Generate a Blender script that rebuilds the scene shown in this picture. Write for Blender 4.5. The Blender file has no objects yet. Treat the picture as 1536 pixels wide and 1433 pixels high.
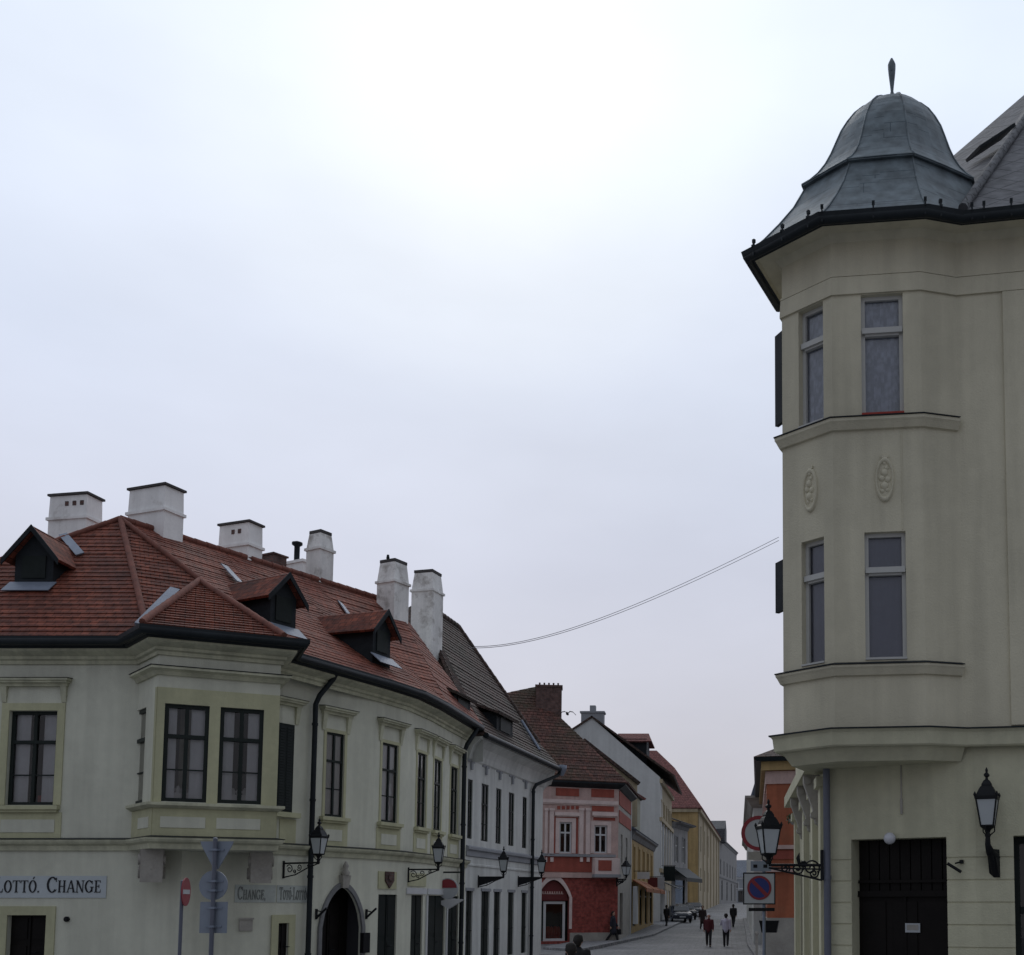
import bpy, bmesh, math, random
from mathutils import Vector, Matrix
random.seed(7)
C = bpy.context.scene.collection
SC = bpy.context.scene
PI = math.pi

# ------------------------------------------------------------------ camera
F, CX, HZ, EYE = 1700.0, 1090.0, 1358.0, 2.2
PITCH = math.atan(0.085)
CY = HZ - F * math.tan(PITCH)
SP, CP = math.sin(PITCH), math.cos(PITCH)
cam_d = bpy.data.cameras.new('camera')
cam = bpy.data.objects.new('camera', cam_d); C.objects.link(cam)
cam.location = (0, 0, EYE)
cam.rotation_euler = (math.radians(90) + PITCH, 0, 0)
cam_d.sensor_fit = 'HORIZONTAL'; cam_d.sensor_width = 36
cam_d.lens = F / 1536 * 36
cam_d.shift_x = (768 - CX) / 1536
cam_d.shift_y = (CY - 716.5) / 1536
cam_d.clip_end = 3000
SC.camera = cam
# ------------------------------------------------------------------ world
SUN_AZ, SUN_EL = math.radians(-13), math.radians(37)
sun_dir = Vector((math.sin(SUN_AZ) * math.cos(SUN_EL), math.cos(SUN_AZ) * math.cos(SUN_EL), math.sin(SUN_EL)))
w = bpy.data.worlds.new('World'); SC.world = w; w.use_nodes = True
nt = w.node_tree; nt.nodes.clear()
def N(t, **k):
    n = nt.nodes.new(t)
    for a, b in k.items(): setattr(n, a, b)
    return n
L = nt.links.new
out = N('ShaderNodeOutputWorld')
sky = N('ShaderNodeTexSky', sky_type='NISHITA'); sky.sun_disc = False
sky.sun_elevation = SUN_EL; sky.sun_rotation = SUN_AZ
bg1 = N('ShaderNodeBackground'); bg1.inputs[1].default_value = 0.06; L(sky.outputs[0], bg1.inputs[0])
tc = N('ShaderNodeTexCoord')
nrm = N('ShaderNodeVectorMath', operation='NORMALIZE'); L(tc.outputs['Generated'], nrm.inputs[0])
def glow(d, lo, hi, cols):
    dot = N('ShaderNodeVectorMath', operation='DOT_PRODUCT'); L(nrm.outputs[0], dot.inputs[0]); dot.inputs[1].default_value = d
    return dot.outputs['Value']
sep = N('ShaderNodeSeparateXYZ'); L(nrm.outputs[0], sep.inputs[0])
# base cloud cover: brightness by elevation
r1 = N('ShaderNodeValToRGB'); L(sep.outputs[2], r1.inputs[0])
e = r1.color_ramp.elements
e[0].position = 0.0; e[0].color = (0.56, 0.545, 0.60, 1)
e[1].position = 1.0; e[1].color = (0.80, 0.88, 1.0, 1)
for p, c in ((0.12, (0.60, 0.592, 0.655)), (0.28, (0.615, 0.64, 0.75)), (0.42, (0.665, 0.725, 0.865)), (0.6, (0.77, 0.85, 0.985))):
    q = e.new(p); q.color = (*c, 1)
# thin veil behind the camera is dimmer than the side the sun stands on
sd = glow(sun_dir, 0, 1, None)
r2 = N('ShaderNodeValToRGB'); L(sd, r2.inputs[0]); r2.color_ramp.interpolation = 'EASE'
e = r2.color_ramp.elements
e[0].position = 0.0; e[0].color = (0.50, 0.50, 0.50, 1)
e[1].position = 1.0; e[1].color = (1.24, 1.19, 1.08, 1)
for p, c in ((0.55, (0.72,) * 3), (0.80, (0.94, 0.94, 0.94)), (0.93, (0.99, 0.99, 0.985)), (0.968, (1.05, 1.04, 1.02)), (0.988, (1.13, 1.11, 1.05))):
    q = e.new(p); q.color = (*c, 1)
mp = N('ShaderNodeMapping'); L(nrm.outputs[0], mp.inputs[0]); mp.inputs['Scale'].default_value = (1.0, 1.0, 2.6); mp.inputs['Location'].default_value = (2.3, 0.4, 0.9)
ns = N('ShaderNodeTexNoise'); L(mp.outputs[0], ns.inputs['Vector']); ns.inputs['Scale'].default_value = 1.9; ns.inputs['Detail'].default_value = 6.0; ns.inputs['Roughness'].default_value = 0.5
r3 = N('ShaderNodeMapRange'); L(ns.outputs[0], r3.inputs[0]); r3.inputs[1].default_value = 0.3; r3.inputs[2].default_value = 0.7; r3.inputs[3].default_value = 0.90; r3.inputs[4].default_value = 1.08
m1 = N('ShaderNodeMix', data_type='RGBA', blend_type='MULTIPLY'); m1.inputs[0].default_value = 1; L(r1.outputs[0], m1.inputs[6]); L(r2.outputs[0], m1.inputs[7])
m2 = N('ShaderNodeVectorMath', operation='SCALE'); L(m1.outputs[2], m2.inputs[0]); L(r3.outputs[0], m2.inputs['Scale'])
bg2 = N('ShaderNodeBackground'); L(m2.outputs[0], bg2.inputs[0]); bg2.inputs[1].default_value = 1.08
ms = N('ShaderNodeMixShader'); ms.inputs[0].default_value = 0.93
L(bg1.outputs[0], ms.inputs[1]); L(bg2.outputs[0], ms.inputs[2]); L(ms.outputs[0], out.inputs[0])
# ------------------------------------------------------------------ sun through cloud
sl = bpy.data.lights.new('sun', 'SUN'); sl.energy = 0.6; sl.angle = math.radians(40); sl.color = (1.0, 0.96, 0.9)
so = bpy.data.objects.new('sun', sl); C.objects.link(so)
so.rotation_euler = (-sun_dir).to_track_quat('-Z', 'Y').to_euler()
SC.view_settings.view_transform = 'Standard'; SC.view_settings.look = 'None'
SC.view_settings.exposure = 0.0; SC.view_settings.gamma = 1.0

# ------------------------------------------------------------------ materials
def mat(name, col, rough=0.85, metal=0.0, var=0.12, vscale=1.2, streak=0.0, bump=0.0, bscale=40, spec=0.5, col2=None, c2scale=0.5, c2lo=0.5, c2hi=0.68):
    m = bpy.data.materials.new(name); m.use_nodes = True
    t = m.node_tree; b = t.nodes['Principled BSDF']
    b.inputs['Roughness'].default_value = rough; b.inputs['Metallic'].default_value = metal
    b.inputs['Specular IOR Level'].default_value = spec
    g = t.nodes.new('ShaderNodeNewGeometry'); src = g.outputs['Position']
    def noise(sc, det=5, scale3=None, rough=.55):
        v = src
        if scale3:
            q = t.nodes.new('ShaderNodeMapping'); q.inputs['Scale'].default_value = scale3; t.links.new(src, q.inputs[0]); v = q.outputs[0]
        n = t.nodes.new('ShaderNodeTexNoise'); n.inputs['Scale'].default_value = sc; n.inputs['Detail'].default_value = det; n.inputs['Roughness'].default_value = rough
        t.links.new(v, n.inputs['Vector']); return n.outputs[0]
    def mul(a, fac_out, lo, hi, f0=.3, f1=.7):
        r = t.nodes.new('ShaderNodeMapRange'); r.inputs[1].default_value = f0; r.inputs[2].default_value = f1; r.inputs[3].default_value = lo; r.inputs[4].default_value = hi
        t.links.new(fac_out, r.inputs[0])
        s = t.nodes.new('ShaderNodeVectorMath'); s.operation = 'SCALE'; t.links.new(a, s.inputs[0]); t.links.new(r.outputs[0], s.inputs['Scale']); return s.outputs[0]
    rgb = t.nodes.new('ShaderNodeRGB'); rgb.outputs[0].default_value = (*col, 1); c = rgb.outputs[0]
    if col2:
        r = t.nodes.new('ShaderNodeMapRange'); r.inputs[1].default_value = c2lo; r.inputs[2].default_value = c2hi; t.links.new(noise(c2scale, 6, rough=.65), r.inputs[0])
        x = t.nodes.new('ShaderNodeMix'); x.data_type = 'RGBA'; t.links.new(r.outputs[0], x.inputs[0]); t.links.new(c, x.inputs[6]); x.inputs[7].default_value = (*col2, 1); c = x.outputs[2]
    if var: c = mul(c, noise(vscale), 1 - var, 1 + var)
    if var: c = mul(c, noise(vscale * 9, 3), 1 - var * .5, 1 + var * .5)
    if streak: c = mul(c, noise(1.0, 4, (3.2, 3.2, .25)), 1 - streak, 1.0, .38, .6)
    t.links.new(c, b.inputs['Base Color'])
    if bump:
        bn = t.nodes.new('ShaderNodeBump'); bn.inputs['Strength'].default_value = bump; bn.inputs['Distance'].default_value = .02
        t.links.new(noise(bscale, 4), bn.inputs['Height']); t.links.new(bn.outputs[0], b.inputs['Normal'])
    return m

def tilemat(name, cols, row=0.17, wid=0.17, patch=(0.03, 0.03, 0.025), patch_amt=(.55, .75), bump=0.9, rough=.8, pscale=.7):
    """rows of roof tiles laid out in each slope's own metres (u level, v up the slope)"""
    m = bpy.data.materials.new(name); m.use_nodes = True
    t = m.node_tree; b = t.nodes['Principled BSDF']; b.inputs['Roughness'].default_value = rough; b.inputs['Specular IOR Level'].default_value = .3
    uv = t.nodes.new('ShaderNodeUVMap'); uv.uv_map = 'metres'
    br = t.nodes.new('ShaderNodeTexBrick'); t.links.new(uv.outputs[0], br.inputs['Vector'])
    br.inputs['Scale'].default_value = 1; br.inputs['Brick Width'].default_value = wid; br.inputs['Row Height'].default_value = row
    br.inputs['Mortar Size'].default_value = .012; br.inputs['Mortar Smooth'].default_value = .4; br.inputs['Bias'].default_value = 0
    br.inputs['Color1'].default_value = (*cols[0], 1); br.inputs['Color2'].default_value = (*cols[1], 1); br.inputs['Mortar'].default_value = (*[x * .25 for x in cols[0]], 1)
    g = t.nodes.new('ShaderNodeNewGeometry')
    n1 = t.nodes.new('ShaderNodeTexNoise'); n1.inputs['Scale'].default_value = pscale; n1.inputs['Detail'].default_value = 7; n1.inputs['Roughness'].default_value = .68; t.links.new(g.outputs['Position'], n1.inputs['Vector'])
    r = t.nodes.new('ShaderNodeMapRange'); r.inputs[1].default_value = patch_amt[0]; r.inputs[2].default_value = patch_amt[1]; t.links.new(n1.outputs[0], r.inputs[0])
    x = t.nodes.new('ShaderNodeMix'); x.data_type = 'RGBA'; t.links.new(r.outputs[0], x.inputs[0]); t.links.new(br.outputs['Color'], x.inputs[6]); x.inputs[7].default_value = (*patch, 1)
    n2 = t.nodes.new('ShaderNodeTexNoise'); n2.inputs['Scale'].default_value = 5.5; n2.inputs['Detail'].default_value = 3; t.links.new(g.outputs['Position'], n2.inputs['Vector'])
    r2 = t.nodes.new('ShaderNodeMapRange'); r2.inputs[1].default_value = .3; r2.inputs[2].default_value = .7; r2.inputs[3].default_value = .62; r2.inputs[4].default_value = 1.3; t.links.new(n2.outputs[0], r2.inputs[0])
    s = t.nodes.new('ShaderNodeVectorMath'); s.operation = 'SCALE'; t.links.new(x.outputs[2], s.inputs[0]); t.links.new(r2.outputs[0], s.inputs['Scale'])
    t.links.new(s.outputs[0], b.inputs['Base Color'])
    # each row overlaps the one below: saw-tooth height along v
    sx = t.nodes.new('ShaderNodeSeparateXYZ'); t.links.new(uv.outputs[0], sx.inputs[0])
    dv = t.nodes.new('ShaderNodeMath'); dv.operation = 'DIVIDE'; t.links.new(sx.outputs[1], dv.inputs[0]); dv.inputs[1].default_value = row
    fr = t.nodes.new('ShaderNodeMath'); fr.operation = 'FRACT'; t.links.new(dv.outputs[0], fr.inputs[0])
    iv = t.nodes.new('ShaderNodeMath'); iv.operation = 'SUBTRACT'; iv.inputs[0].default_value = 1; t.links.new(fr.outputs[0], iv.inputs[1])
    sb = t.nodes.new('ShaderNodeMath'); sb.operation = 'SUBTRACT'; t.links.new(iv.outputs[0], sb.inputs[0]); t.links.new(br.outputs['Fac'], sb.inputs[1])
    ad = t.nodes.new('ShaderNodeMath'); ad.operation = 'ADD'; t.links.new(sb.outputs[0], ad.inputs[0])
    n3 = t.nodes.new('ShaderNodeTexNoise'); n3.inputs['Scale'].default_value = 4; t.links.new(uv.outputs[0], n3.inputs['Vector']); t.links.new(n3.outputs[0], ad.inputs[1])
    bn = t.nodes.new('ShaderNodeBump'); bn.inputs['Strength'].default_value = bump; bn.inputs['Distance'].default_value = .05
    t.links.new(ad.outputs[0], bn.inputs['Height']); t.links.new(bn.outputs[0], b.inputs['Normal'])
    return m

def diamond(m):
    t = m.node_tree; mp_ = t.nodes.new('ShaderNodeMapping'); mp_.inputs['Rotation'].default_value = (0, 0, math.radians(45)); uv = [n for n in t.nodes if n.type == 'UVMAP'][0]
    for n in t.nodes:
        if n.type == 'TEX_BRICK': n.offset = 0; t.links.new(mp_.outputs[0], n.inputs['Vector'])
        if n.type == 'SEPXYZ': t.links.new(mp_.outputs[0], n.inputs[0])
    t.links.new(uv.outputs[0], mp_.inputs[0]); return m
def brickmat(name, c1, c2, mortar, w=.25, h=.08, rough=.9):
    m = tilemat(name, (c1, c2), row=h, wid=w, patch=[x * .6 for x in c1], patch_amt=(.6, .8), bump=.25, rough=rough)
    for n in m.node_tree.nodes:
        if n.type == 'TEX_BRICK': n.inputs['Mortar'].default_value = (*mortar, 1)
    return m

def glassmat(name, tint=.8, rough=.02, boost=1.0):
    m = bpy.data.materials.new(name); m.use_nodes = True
    t = m.node_tree; t.nodes.clear()
    o = t.nodes.new('ShaderNodeOutputMaterial'); a = t.nodes.new('ShaderNodeBsdfTransparent'); a.inputs[0].default_value = (tint, tint, tint * .98, 1)
    g = t.nodes.new('ShaderNodeBsdfGlossy'); g.inputs['Roughness'].default_value = rough; g.inputs[0].default_value = (boost,) * 3 + (1,)
    fr = t.nodes.new('ShaderNodeFresnel'); fr.inputs[0].default_value = 1.6
    nn = t.nodes.new('ShaderNodeNewGeometry'); no = t.nodes.new('ShaderNodeTexNoise'); no.inputs['Scale'].default_value = 1.3; t.links.new(nn.outputs['Position'], no.inputs['Vector'])
    bp = t.nodes.new('ShaderNodeBump'); bp.inputs['Strength'].default_value = .12; bp.inputs['Distance'].default_value = .05; t.links.new(no.outputs[0], bp.inputs['Height'])
    t.links.new(bp.outputs[0], g.inputs['Normal'])
    x = t.nodes.new('ShaderNodeMixShader'); t.links.new(fr.outputs[0], x.inputs[0]); t.links.new(a.outputs[0], x.inputs[1]); t.links.new(g.outputs[0], x.inputs[2]); t.links.new(x.outputs[0], o.inputs[0])
    return m

M = dict(
    wall_pale=mat('pale plaster', (.625, .625, .52), var=.06, vscale=.6, streak=.10, col2=(.57, .57, .475), c2scale=.45, c2lo=.5, c2hi=.62, bump=.3),
    olive=mat('olive plaster', (.49, .48, .31), var=.09, vscale=1.0, streak=.10, bump=.3),
    cornice=mat('olive cornice plaster', (.52, .515, .38), var=.14, vscale=1.4, streak=.22, bump=.3),
    wall_grey=mat('grey plaster', (.60, .61, .585), var=.08, vscale=.7, streak=.15, bump=.3),
    grey_trim=mat('slate grey trim', (.27, .28, .30), var=.1),
    wall_bay=mat('khaki plaster', (.585, .545, .415), var=.06, vscale=.5, streak=.13, col2=(.52, .485, .37), c2scale=.35, c2lo=.48, c2hi=.64, bump=.35),
    wall_bay_low=mat('khaki rusticated plaster', (.53, .512, .37), var=.08, vscale=.8, streak=.12, bump=.35),  # darker than the upper khaki: shade under the bay is in this colour
    trim_pink=mat('pale pink trim', (.64, .52, .49), var=.12, vscale=2), pink=mat('pink plaster', (.54, .385, .35), var=.14, vscale=1.5, streak=.15),
    red=mat('red plaster', (.31, .075, .052), var=.16, vscale=1.2, streak=.15),
    orange=mat('orange plaster', (.36, .11, .055), var=.14, vscale=.8, streak=.2, col2=(.31, .12, .065)),
    ochre=mat('ochre plaster', (.43, .30, .135), var=.12, vscale=.5, streak=.2),  # ochre muted, distance haze is mixed into the colour
    ochre_pale=mat('pale ochre plaster', (.40, .335, .225), var=.12, vscale=.4, streak=.2),
    firewall=mat('bare gable plaster', (.54, .545, .535), var=.07, vscale=.4, streak=.08),
    stone=mat('stone', (.33, .31, .28), var=.15, vscale=2),
    white=mat('whitewash', (.88, .87, .86), var=.06, vscale=1.5, streak=.10, col2=(.48, .45, .42), c2scale=1.4, c2lo=.6, c2hi=.82),
    white_dirty=mat('sooty whitewash', (.82, .81, .79), var=.10, vscale=1.5, streak=.18, col2=(.33, .30, .27), c2scale=1.9, c2lo=.52, c2hi=.72),
    cap=mat('dark cap slab', (.06, .055, .055), var=.2),
    whitepaint=mat('white paint', (.55, .56, .57), rough=.5, var=.05),
    greyframe=mat('grey white frame paint', (.46, .46, .44), rough=.5, var=.05),
    darkframe=mat('dark green frame paint', (.018, .024, .022), rough=.45, spec=.15, var=.1),
    shutter=mat('dark shutter paint', (.014, .019, .018), rough=.55, spec=.15, var=.2),
    gutter=mat('dark gutter metal', (.018, .023, .027), rough=.45, spec=.15, var=.2, metal=.0),
    zinc=mat('zinc flashing', (.20, .23, .29), rough=.55, metal=.2, var=.15),
    pipe_blue=mat('blue grey pipe', (.10, .11, .145), rough=.4, var=.1),
    iron=mat('black iron', (.012, .013, .015), rough=.45, spec=.15, var=.2),
    wood_dark=mat('dark stained wood', (.007, .0055, .005), rough=.5, spec=.15, var=.3, vscale=3),
    dormerwood=mat('weathered dark boards', (.020, .024, .028), rough=.7, spec=.15, var=.25, vscale=3),
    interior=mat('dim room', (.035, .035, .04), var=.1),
    curtain=mat('net curtain', (.74, .75, .80), var=.06),
    curtain2=mat('beige curtain', (.60, .59, .60), var=.08),
    redcloth=mat('red cloth', (.35, .05, .035), var=.1),
    copper=None,
    sign_white=mat('sign white', (.40, .42, .44), rough=.45, var=.04),
    sign_red=mat('sign red', (.22, .016, .026), rough=.45, var=.05),
    sign_blue=mat('sign blue', (.016, .028, .17), rough=.45, var=.05),
    sign_back=mat('sign back grey', (.21, .24, .29), rough=.5, metal=.2, var=.08),
    black=mat('black paint', (.012, .012, .014), rough=.6, spec=.15, var=.1),
    band=mat('white sign band', (.47, .51, .53), var=.05),
    band_dirty=mat('worn sign band', (.44, .47, .44), var=.12, vscale=4),
    lettering=mat('black lettering', (.015, .016, .02), var=.1),
    letter_faded=mat('faded lettering', (.20, .21, .20), var=.3, vscale=8),
    globe=mat('opal glass', (.55, .56, .60), rough=.25, var=.02),
    cable=mat('cable', (.22, .22, .24), var=.05),
    asphalt=tilemat('street paving', ((.20, .20, .205), (.155, .157, .163)), row=.35, wid=.55, patch=(.25, .25, .25), patch_amt=(.45, .7), bump=.15, pscale=.22),
    slab=tilemat('pavement slabs', ((.24, .24, .245), (.19, .192, .2)), row=.5, wid=.5, patch=(.28, .28, .28), bump=.15, pscale=.3),
    drab=mat('drab grey plaster', (.27, .265, .26), var=.14, streak=.25), shade=mat('drab trim', (.20, .20, .205), var=.15, streak=.2), hill=mat('far hillside', (.16, .20, .27), var=.2, vscale=.05),  # hill blue has the distance haze painted into it
    leaf=mat('leaves', (.045, .075, .03), var=.35, vscale=9),
    flower=mat('flowers', (.35, .06, .08), var=.3, vscale=9),
    shopred=mat('dark red awning', (.12, .022, .022), var=.15),
    awning=mat('orange awning', (.28, .10, .04), var=.1),
    tile=tilemat('red clay tiles', ((.245, .070, .040), (.15, .043, .028)), row=.2, wid=.2, patch=(.05, .028, .024), patch_amt=(.46, .74), bump=.4),
    tile_b=tilemat('faded clay tiles', ((.265, .083, .052), (.19, .060, .040)), row=.2, wid=.2, patch=(.09, .042, .034), patch_amt=(.48, .76), bump=.4),
    tile_dark=tilemat('old brown tiles', ((.082, .048, .038), (.055, .035, .031)), row=.22, wid=.2, patch=(.03, .03, .02), patch_amt=(.45, .7)),
    tile_brown=tilemat('mossy brown tiles', ((.145, .062, .048), (.085, .044, .036)), row=.3, wid=.25, patch=(.05, .047, .027), patch_amt=(.45, .68), pscale=.35),
    tile_far=tilemat('red brown tiles', ((.22, .085, .075), (.18, .072, .066)), patch=(.13, .06, .055), row=.3, wid=.3),
    slate=tilemat('grey slates', ((.105, .107, .115), (.078, .08, .088)), row=.3, wid=.42, patch=(.06, .06, .068), patch_amt=(.5, .8), rough=.75),
    slate_blue=tilemat('blue grey sheet roof', ((.12, .14, .18), (.10, .12, .16)), row=.5, wid=.6, patch=(.08, .09, .12), rough=.6),
    ridge=mat('ridge tiles', (.17, .06, .042), var=.3, vscale=4),
    brick=brickmat('dark red brick', (.31, .062, .05), (.26, .054, .045), (.16, .07, .06)),
    brick_ch=brickmat('old chimney brick', (.13, .07, .06), (.10, .06, .055), (.10, .085, .08)),
    blind=mat('blue grey blind', (.34, .36, .46), var=.06), lace=None, glass=glassmat('window glass'),
    glass_dim=glassmat('dim glass', .7),
    lampglass=mat('frosted lamp glass', (.42, .45, .46), rough=.3, var=.03),
)
def dome_mat():
    m = tilemat('patinated sheet metal', ((.125, .155, .172), (.115, .143, .16)), row=.42, wid=9, patch=(.10, .122, .14), patch_amt=(.48, .78), bump=.15, rough=.5)
    m.node_tree.nodes['Principled BSDF'].inputs['Metallic'].default_value = .15
    for n in m.node_tree.nodes:
        if n.type == 'TEX_BRICK': n.inputs['Mortar Size'].default_value = .008; n.inputs['Mortar'].default_value = (.05, .07, .085, 1)
    return m
M['copper'] = dome_mat()
def lace_mat():
    m = mat('lace curtain', (.72, .77, .90), var=.05); t = m.node_tree; b = t.nodes['Principled BSDF']; g = t.nodes.new('ShaderNodeUVMap'); g.uv_map = 'metres'
    v = t.nodes.new('ShaderNodeTexVoronoi'); v.inputs['Scale'].default_value = 7; t.links.new(g.outputs[0], v.inputs['Vector']); n = t.nodes.new('ShaderNodeTexNoise'); n.inputs['Scale'].default_value = 16; n.inputs['Detail'].default_value = 4; t.links.new(g.outputs[0], n.inputs['Vector'])
    mu = t.nodes.new('ShaderNodeMath'); mu.operation = 'MULTIPLY'; t.links.new(v.outputs['Distance'], mu.inputs[0]); t.links.new(n.outputs[0], mu.inputs[1])
    r = t.nodes.new('ShaderNodeMapRange'); r.inputs[1].default_value = .08; r.inputs[2].default_value = .34; r.inputs[3].default_value = 1; r.inputs[4].default_value = .72; t.links.new(mu.outputs[0], r.inputs[0]); t.links.new(r.outputs[0], b.inputs['Alpha']); return m
M['lace'] = lace_mat()
M['slate_diamond'] = diamond(tilemat('diamond slates', ((.125, .125, .135), (.095, .096, .105)), row=.42, wid=.42, patch=(.07, .07, .078), patch_amt=(.5, .8), rough=.7, bump=.5))

# ------------------------------------------------------------------ pixel rays and plan frames
def ray(x, y):
    u, v = (x - CX) / F, (CY - y) / F
    return Vector((u, CP - v * SP, SP + v * CP))
def at(x, y, Y):
    d = ray(x, y); t = Y / d.y
    return Vector((d.x * t, Y, EYE + d.z * t))
def onplane(x, y, p, n):
    d = ray(x, y); o = Vector((0, 0, EYE)); n = Vector(n); t = (Vector(p) - o).dot(n) / d.dot(n)
    return o + d * t
def plane_of(a, b, c):
    a, b, c = Vector(a), Vector(b), Vector(c); return a, (b - a).cross(c - a).normalized()
class Fr:
    """vertical frame: s along, d outward, z up"""
    def __init__(f, p0, p1):
        f.p = Vector((p0[0], p0[1])); v = Vector((p1[0], p1[1])) - f.p; f.L = v.length; f.u = v / f.L; f.n = Vector((f.u.y, -f.u.x))
    def P(f, s, d, z): q = f.p + f.u * s + f.n * d; return Vector((q.x, q.y, z))
    def hit(f, x, y, d=0):
        r = ray(x, y); q = f.p + f.n * d; t = q.dot(f.n) / (Vector((r.x, r.y)).dot(f.n)); h = Vector((r.x, r.y)) * t
        return (h - q).dot(f.u), EYE + r.z * t
    def s(f, x, y=1200, d=0): return f.hit(x, y, d)[0]
    def z(f, x, y, d=0): return f.hit(x, y, d)[1]
def frame_at(o, ang):      # u at angle (deg) from +X
    a = math.radians(ang); return Fr((o[0], o[1]), (o[0] + math.cos(a), o[1] + math.sin(a)))

# ------------------------------------------------------------------ mesh collecting
ORI = {}
class MB:
    def __init__(s): s.v = []; s.f = []; s.mi = []; s.sm = []
    def face(s, pts, mi=0, sm=False):
        k = len(s.v); s.v += [Vector(p) for p in pts]; s.f.append(list(range(k, k + len(pts)))); s.mi.append(mi); s.sm.append(sm)
    def grid(s, rows, mi=0, sm=True, closed=False):
        k = len(s.v); n = len(rows[0])
        for r in rows: s.v += [Vector(p) for p in r]
        for i in range(len(rows) - 1):
            for j in range(n if closed else n - 1):
                a = k + i * n + j; b = k + i * n + (j + 1) % n
                s.f.append([a, b, b + n, a + n]); s.mi.append(mi); s.sm.append(sm)
    def hexa(s, p, mi=0):     # 8 points: bottom 4, top 4
        for q in ((0, 3, 2, 1), (4, 5, 6, 7), (0, 1, 5, 4), (1, 2, 6, 5), (2, 3, 7, 6), (3, 0, 4, 7)): s.face([p[i] for i in q], mi)
    def box(s, fr, s0, s1, d0, d1, z0, z1, mi=0):
        P = fr.P; s.hexa([P(s0, d1, z0), P(s1, d1, z0), P(s1, d0, z0), P(s0, d0, z0), P(s0, d1, z1), P(s1, d1, z1), P(s1, d0, z1), P(s0, d0, z1)], mi)
    def taper(s, fr, a, b, z0, z1, mi=0):   # a,b = (s0,s1,d0,d1) bottom / top
        P = fr.P
        s.hexa([P(a[0], a[3], z0), P(a[1], a[3], z0), P(a[1], a[2], z0), P(a[0], a[2], z0), P(b[0], b[3], z1), P(b[1], b[3], z1), P(b[1], b[2], z1), P(b[0], b[2], z1)], mi)
    def prism(s, fr, poly, d0, d1, mi=0):   # poly of (s,z), extruded along d
        P = fr.P; n = len(poly)
        s.face([P(a, d1, z) for a, z in poly], mi); s.face([P(a, d0, z) for a, z in reversed(poly)], mi)
        for i in range(n):
            (a, z), (b, y) = poly[i], poly[(i + 1) % n]
            s.face([P(a, d0, z), P(b, d0, y), P(b, d1, y), P(a, d1, z)], mi)
    def slab(s, pts, t, mi=0):              # polygon in space with thickness t downwards along its normal
        pts = [Vector(p) for p in pts]; n = (pts[1] - pts[0]).cross(pts[2] - pts[0]).normalized()
        if n.z < 0: n = -n
        lo = [p - n * t for p in pts]; k = len(pts)
        s.face(pts, mi); s.face(lo[::-1], mi)
        for i in range(k): j = (i + 1) % k; s.face([pts[i], lo[i], lo[j], pts[j]], mi)
    def tiles(s, pts, row=.2, step=.035, t=.1, mi=0):
        """a roof slope laid in overlapping courses: each course is a tilted strip standing proud of the one below"""
        pts = [Vector(p) for p in pts]; n = (pts[1] - pts[0]).cross(pts[2] - pts[0]).normalized()
        if n.z < 0: n = -n; pts = pts[::-1]
        s.slab([p - n * .004 for p in pts], t, mi)
        h = Vector((0, 0, 1)).cross(n).normalized(); b = n.cross(h); v = [p.dot(b) for p in pts]; lo, hi = min(v), max(v)
        def clip(poly, lim, sg):
            o = []
            for i in range(len(poly)):
                p, q = poly[i], poly[(i + 1) % len(poly)]; dp, dq = (p.dot(b) - lim) * sg, (q.dot(b) - lim) * sg
                if dp >= 0: o.append(p)
                if dp * dq < 0: o.append(p.lerp(q, dp / (dp - dq)))
            return o
        a = lo
        while a < hi - .02:
            e = min(a + row, hi); q = clip(clip(pts, a, 1), e, -1)
            if len(q) >= 3:
                j = random.uniform(-.006, .008); f = lambda p: p + n * (j + .006 + step * (1 - (p.dot(b) - a) / row))
                u = [f(p) for p in q]; s.face(u, mi)
                low = [p for p in q if p.dot(b) < a + 1e-4]
                if len(low) >= 2: low.sort(key=lambda p: p.dot(h)); s.face([low[0], low[-1], f(low[-1]), f(low[0])], mi)
            a += row
    def tube(s, pts, r, n=8, mi=0, cap=True, radii=None):
        pts = [Vector(p) for p in pts]; rows = []
        prev = None
        for i, p in enumerate(pts):
            a = pts[max(i - 1, 0)]; b = pts[min(i + 1, len(pts) - 1)]; t = (b - a).normalized()
            ref = prev if prev is not None else (Vector((0, 0, 1)) if abs(t.z) < .9 else Vector((1, 0, 0)))
            x = (ref - t * ref.dot(t)).normalized(); prev = x; y = t.cross(x)
            rr = radii[i] if radii else r
            rows.append([p + x * (rr * math.cos(2 * PI * k / n)) + y * (rr * math.sin(2 * PI * k / n)) for k in range(n)])
        s.grid(rows, mi, True, True)
        if cap: s.face(rows[0][::-1], mi); s.face(rows[-1], mi)
    def lathe(s, o, prof, n=16, mi=0, sm=True, rot=0.0, sc=(1, 1)):
        o = Vector(o)
        rows = [[o + Vector((r * sc[0] * math.cos(2 * PI * k / n + rot), r * sc[1] * math.sin(2 * PI * k / n + rot), z)) for k in range(n)] for r, z in prof]
        s.grid(rows, mi, sm, True); s.face(rows[0][::-1], mi); s.face(rows[-1], mi)
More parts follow.
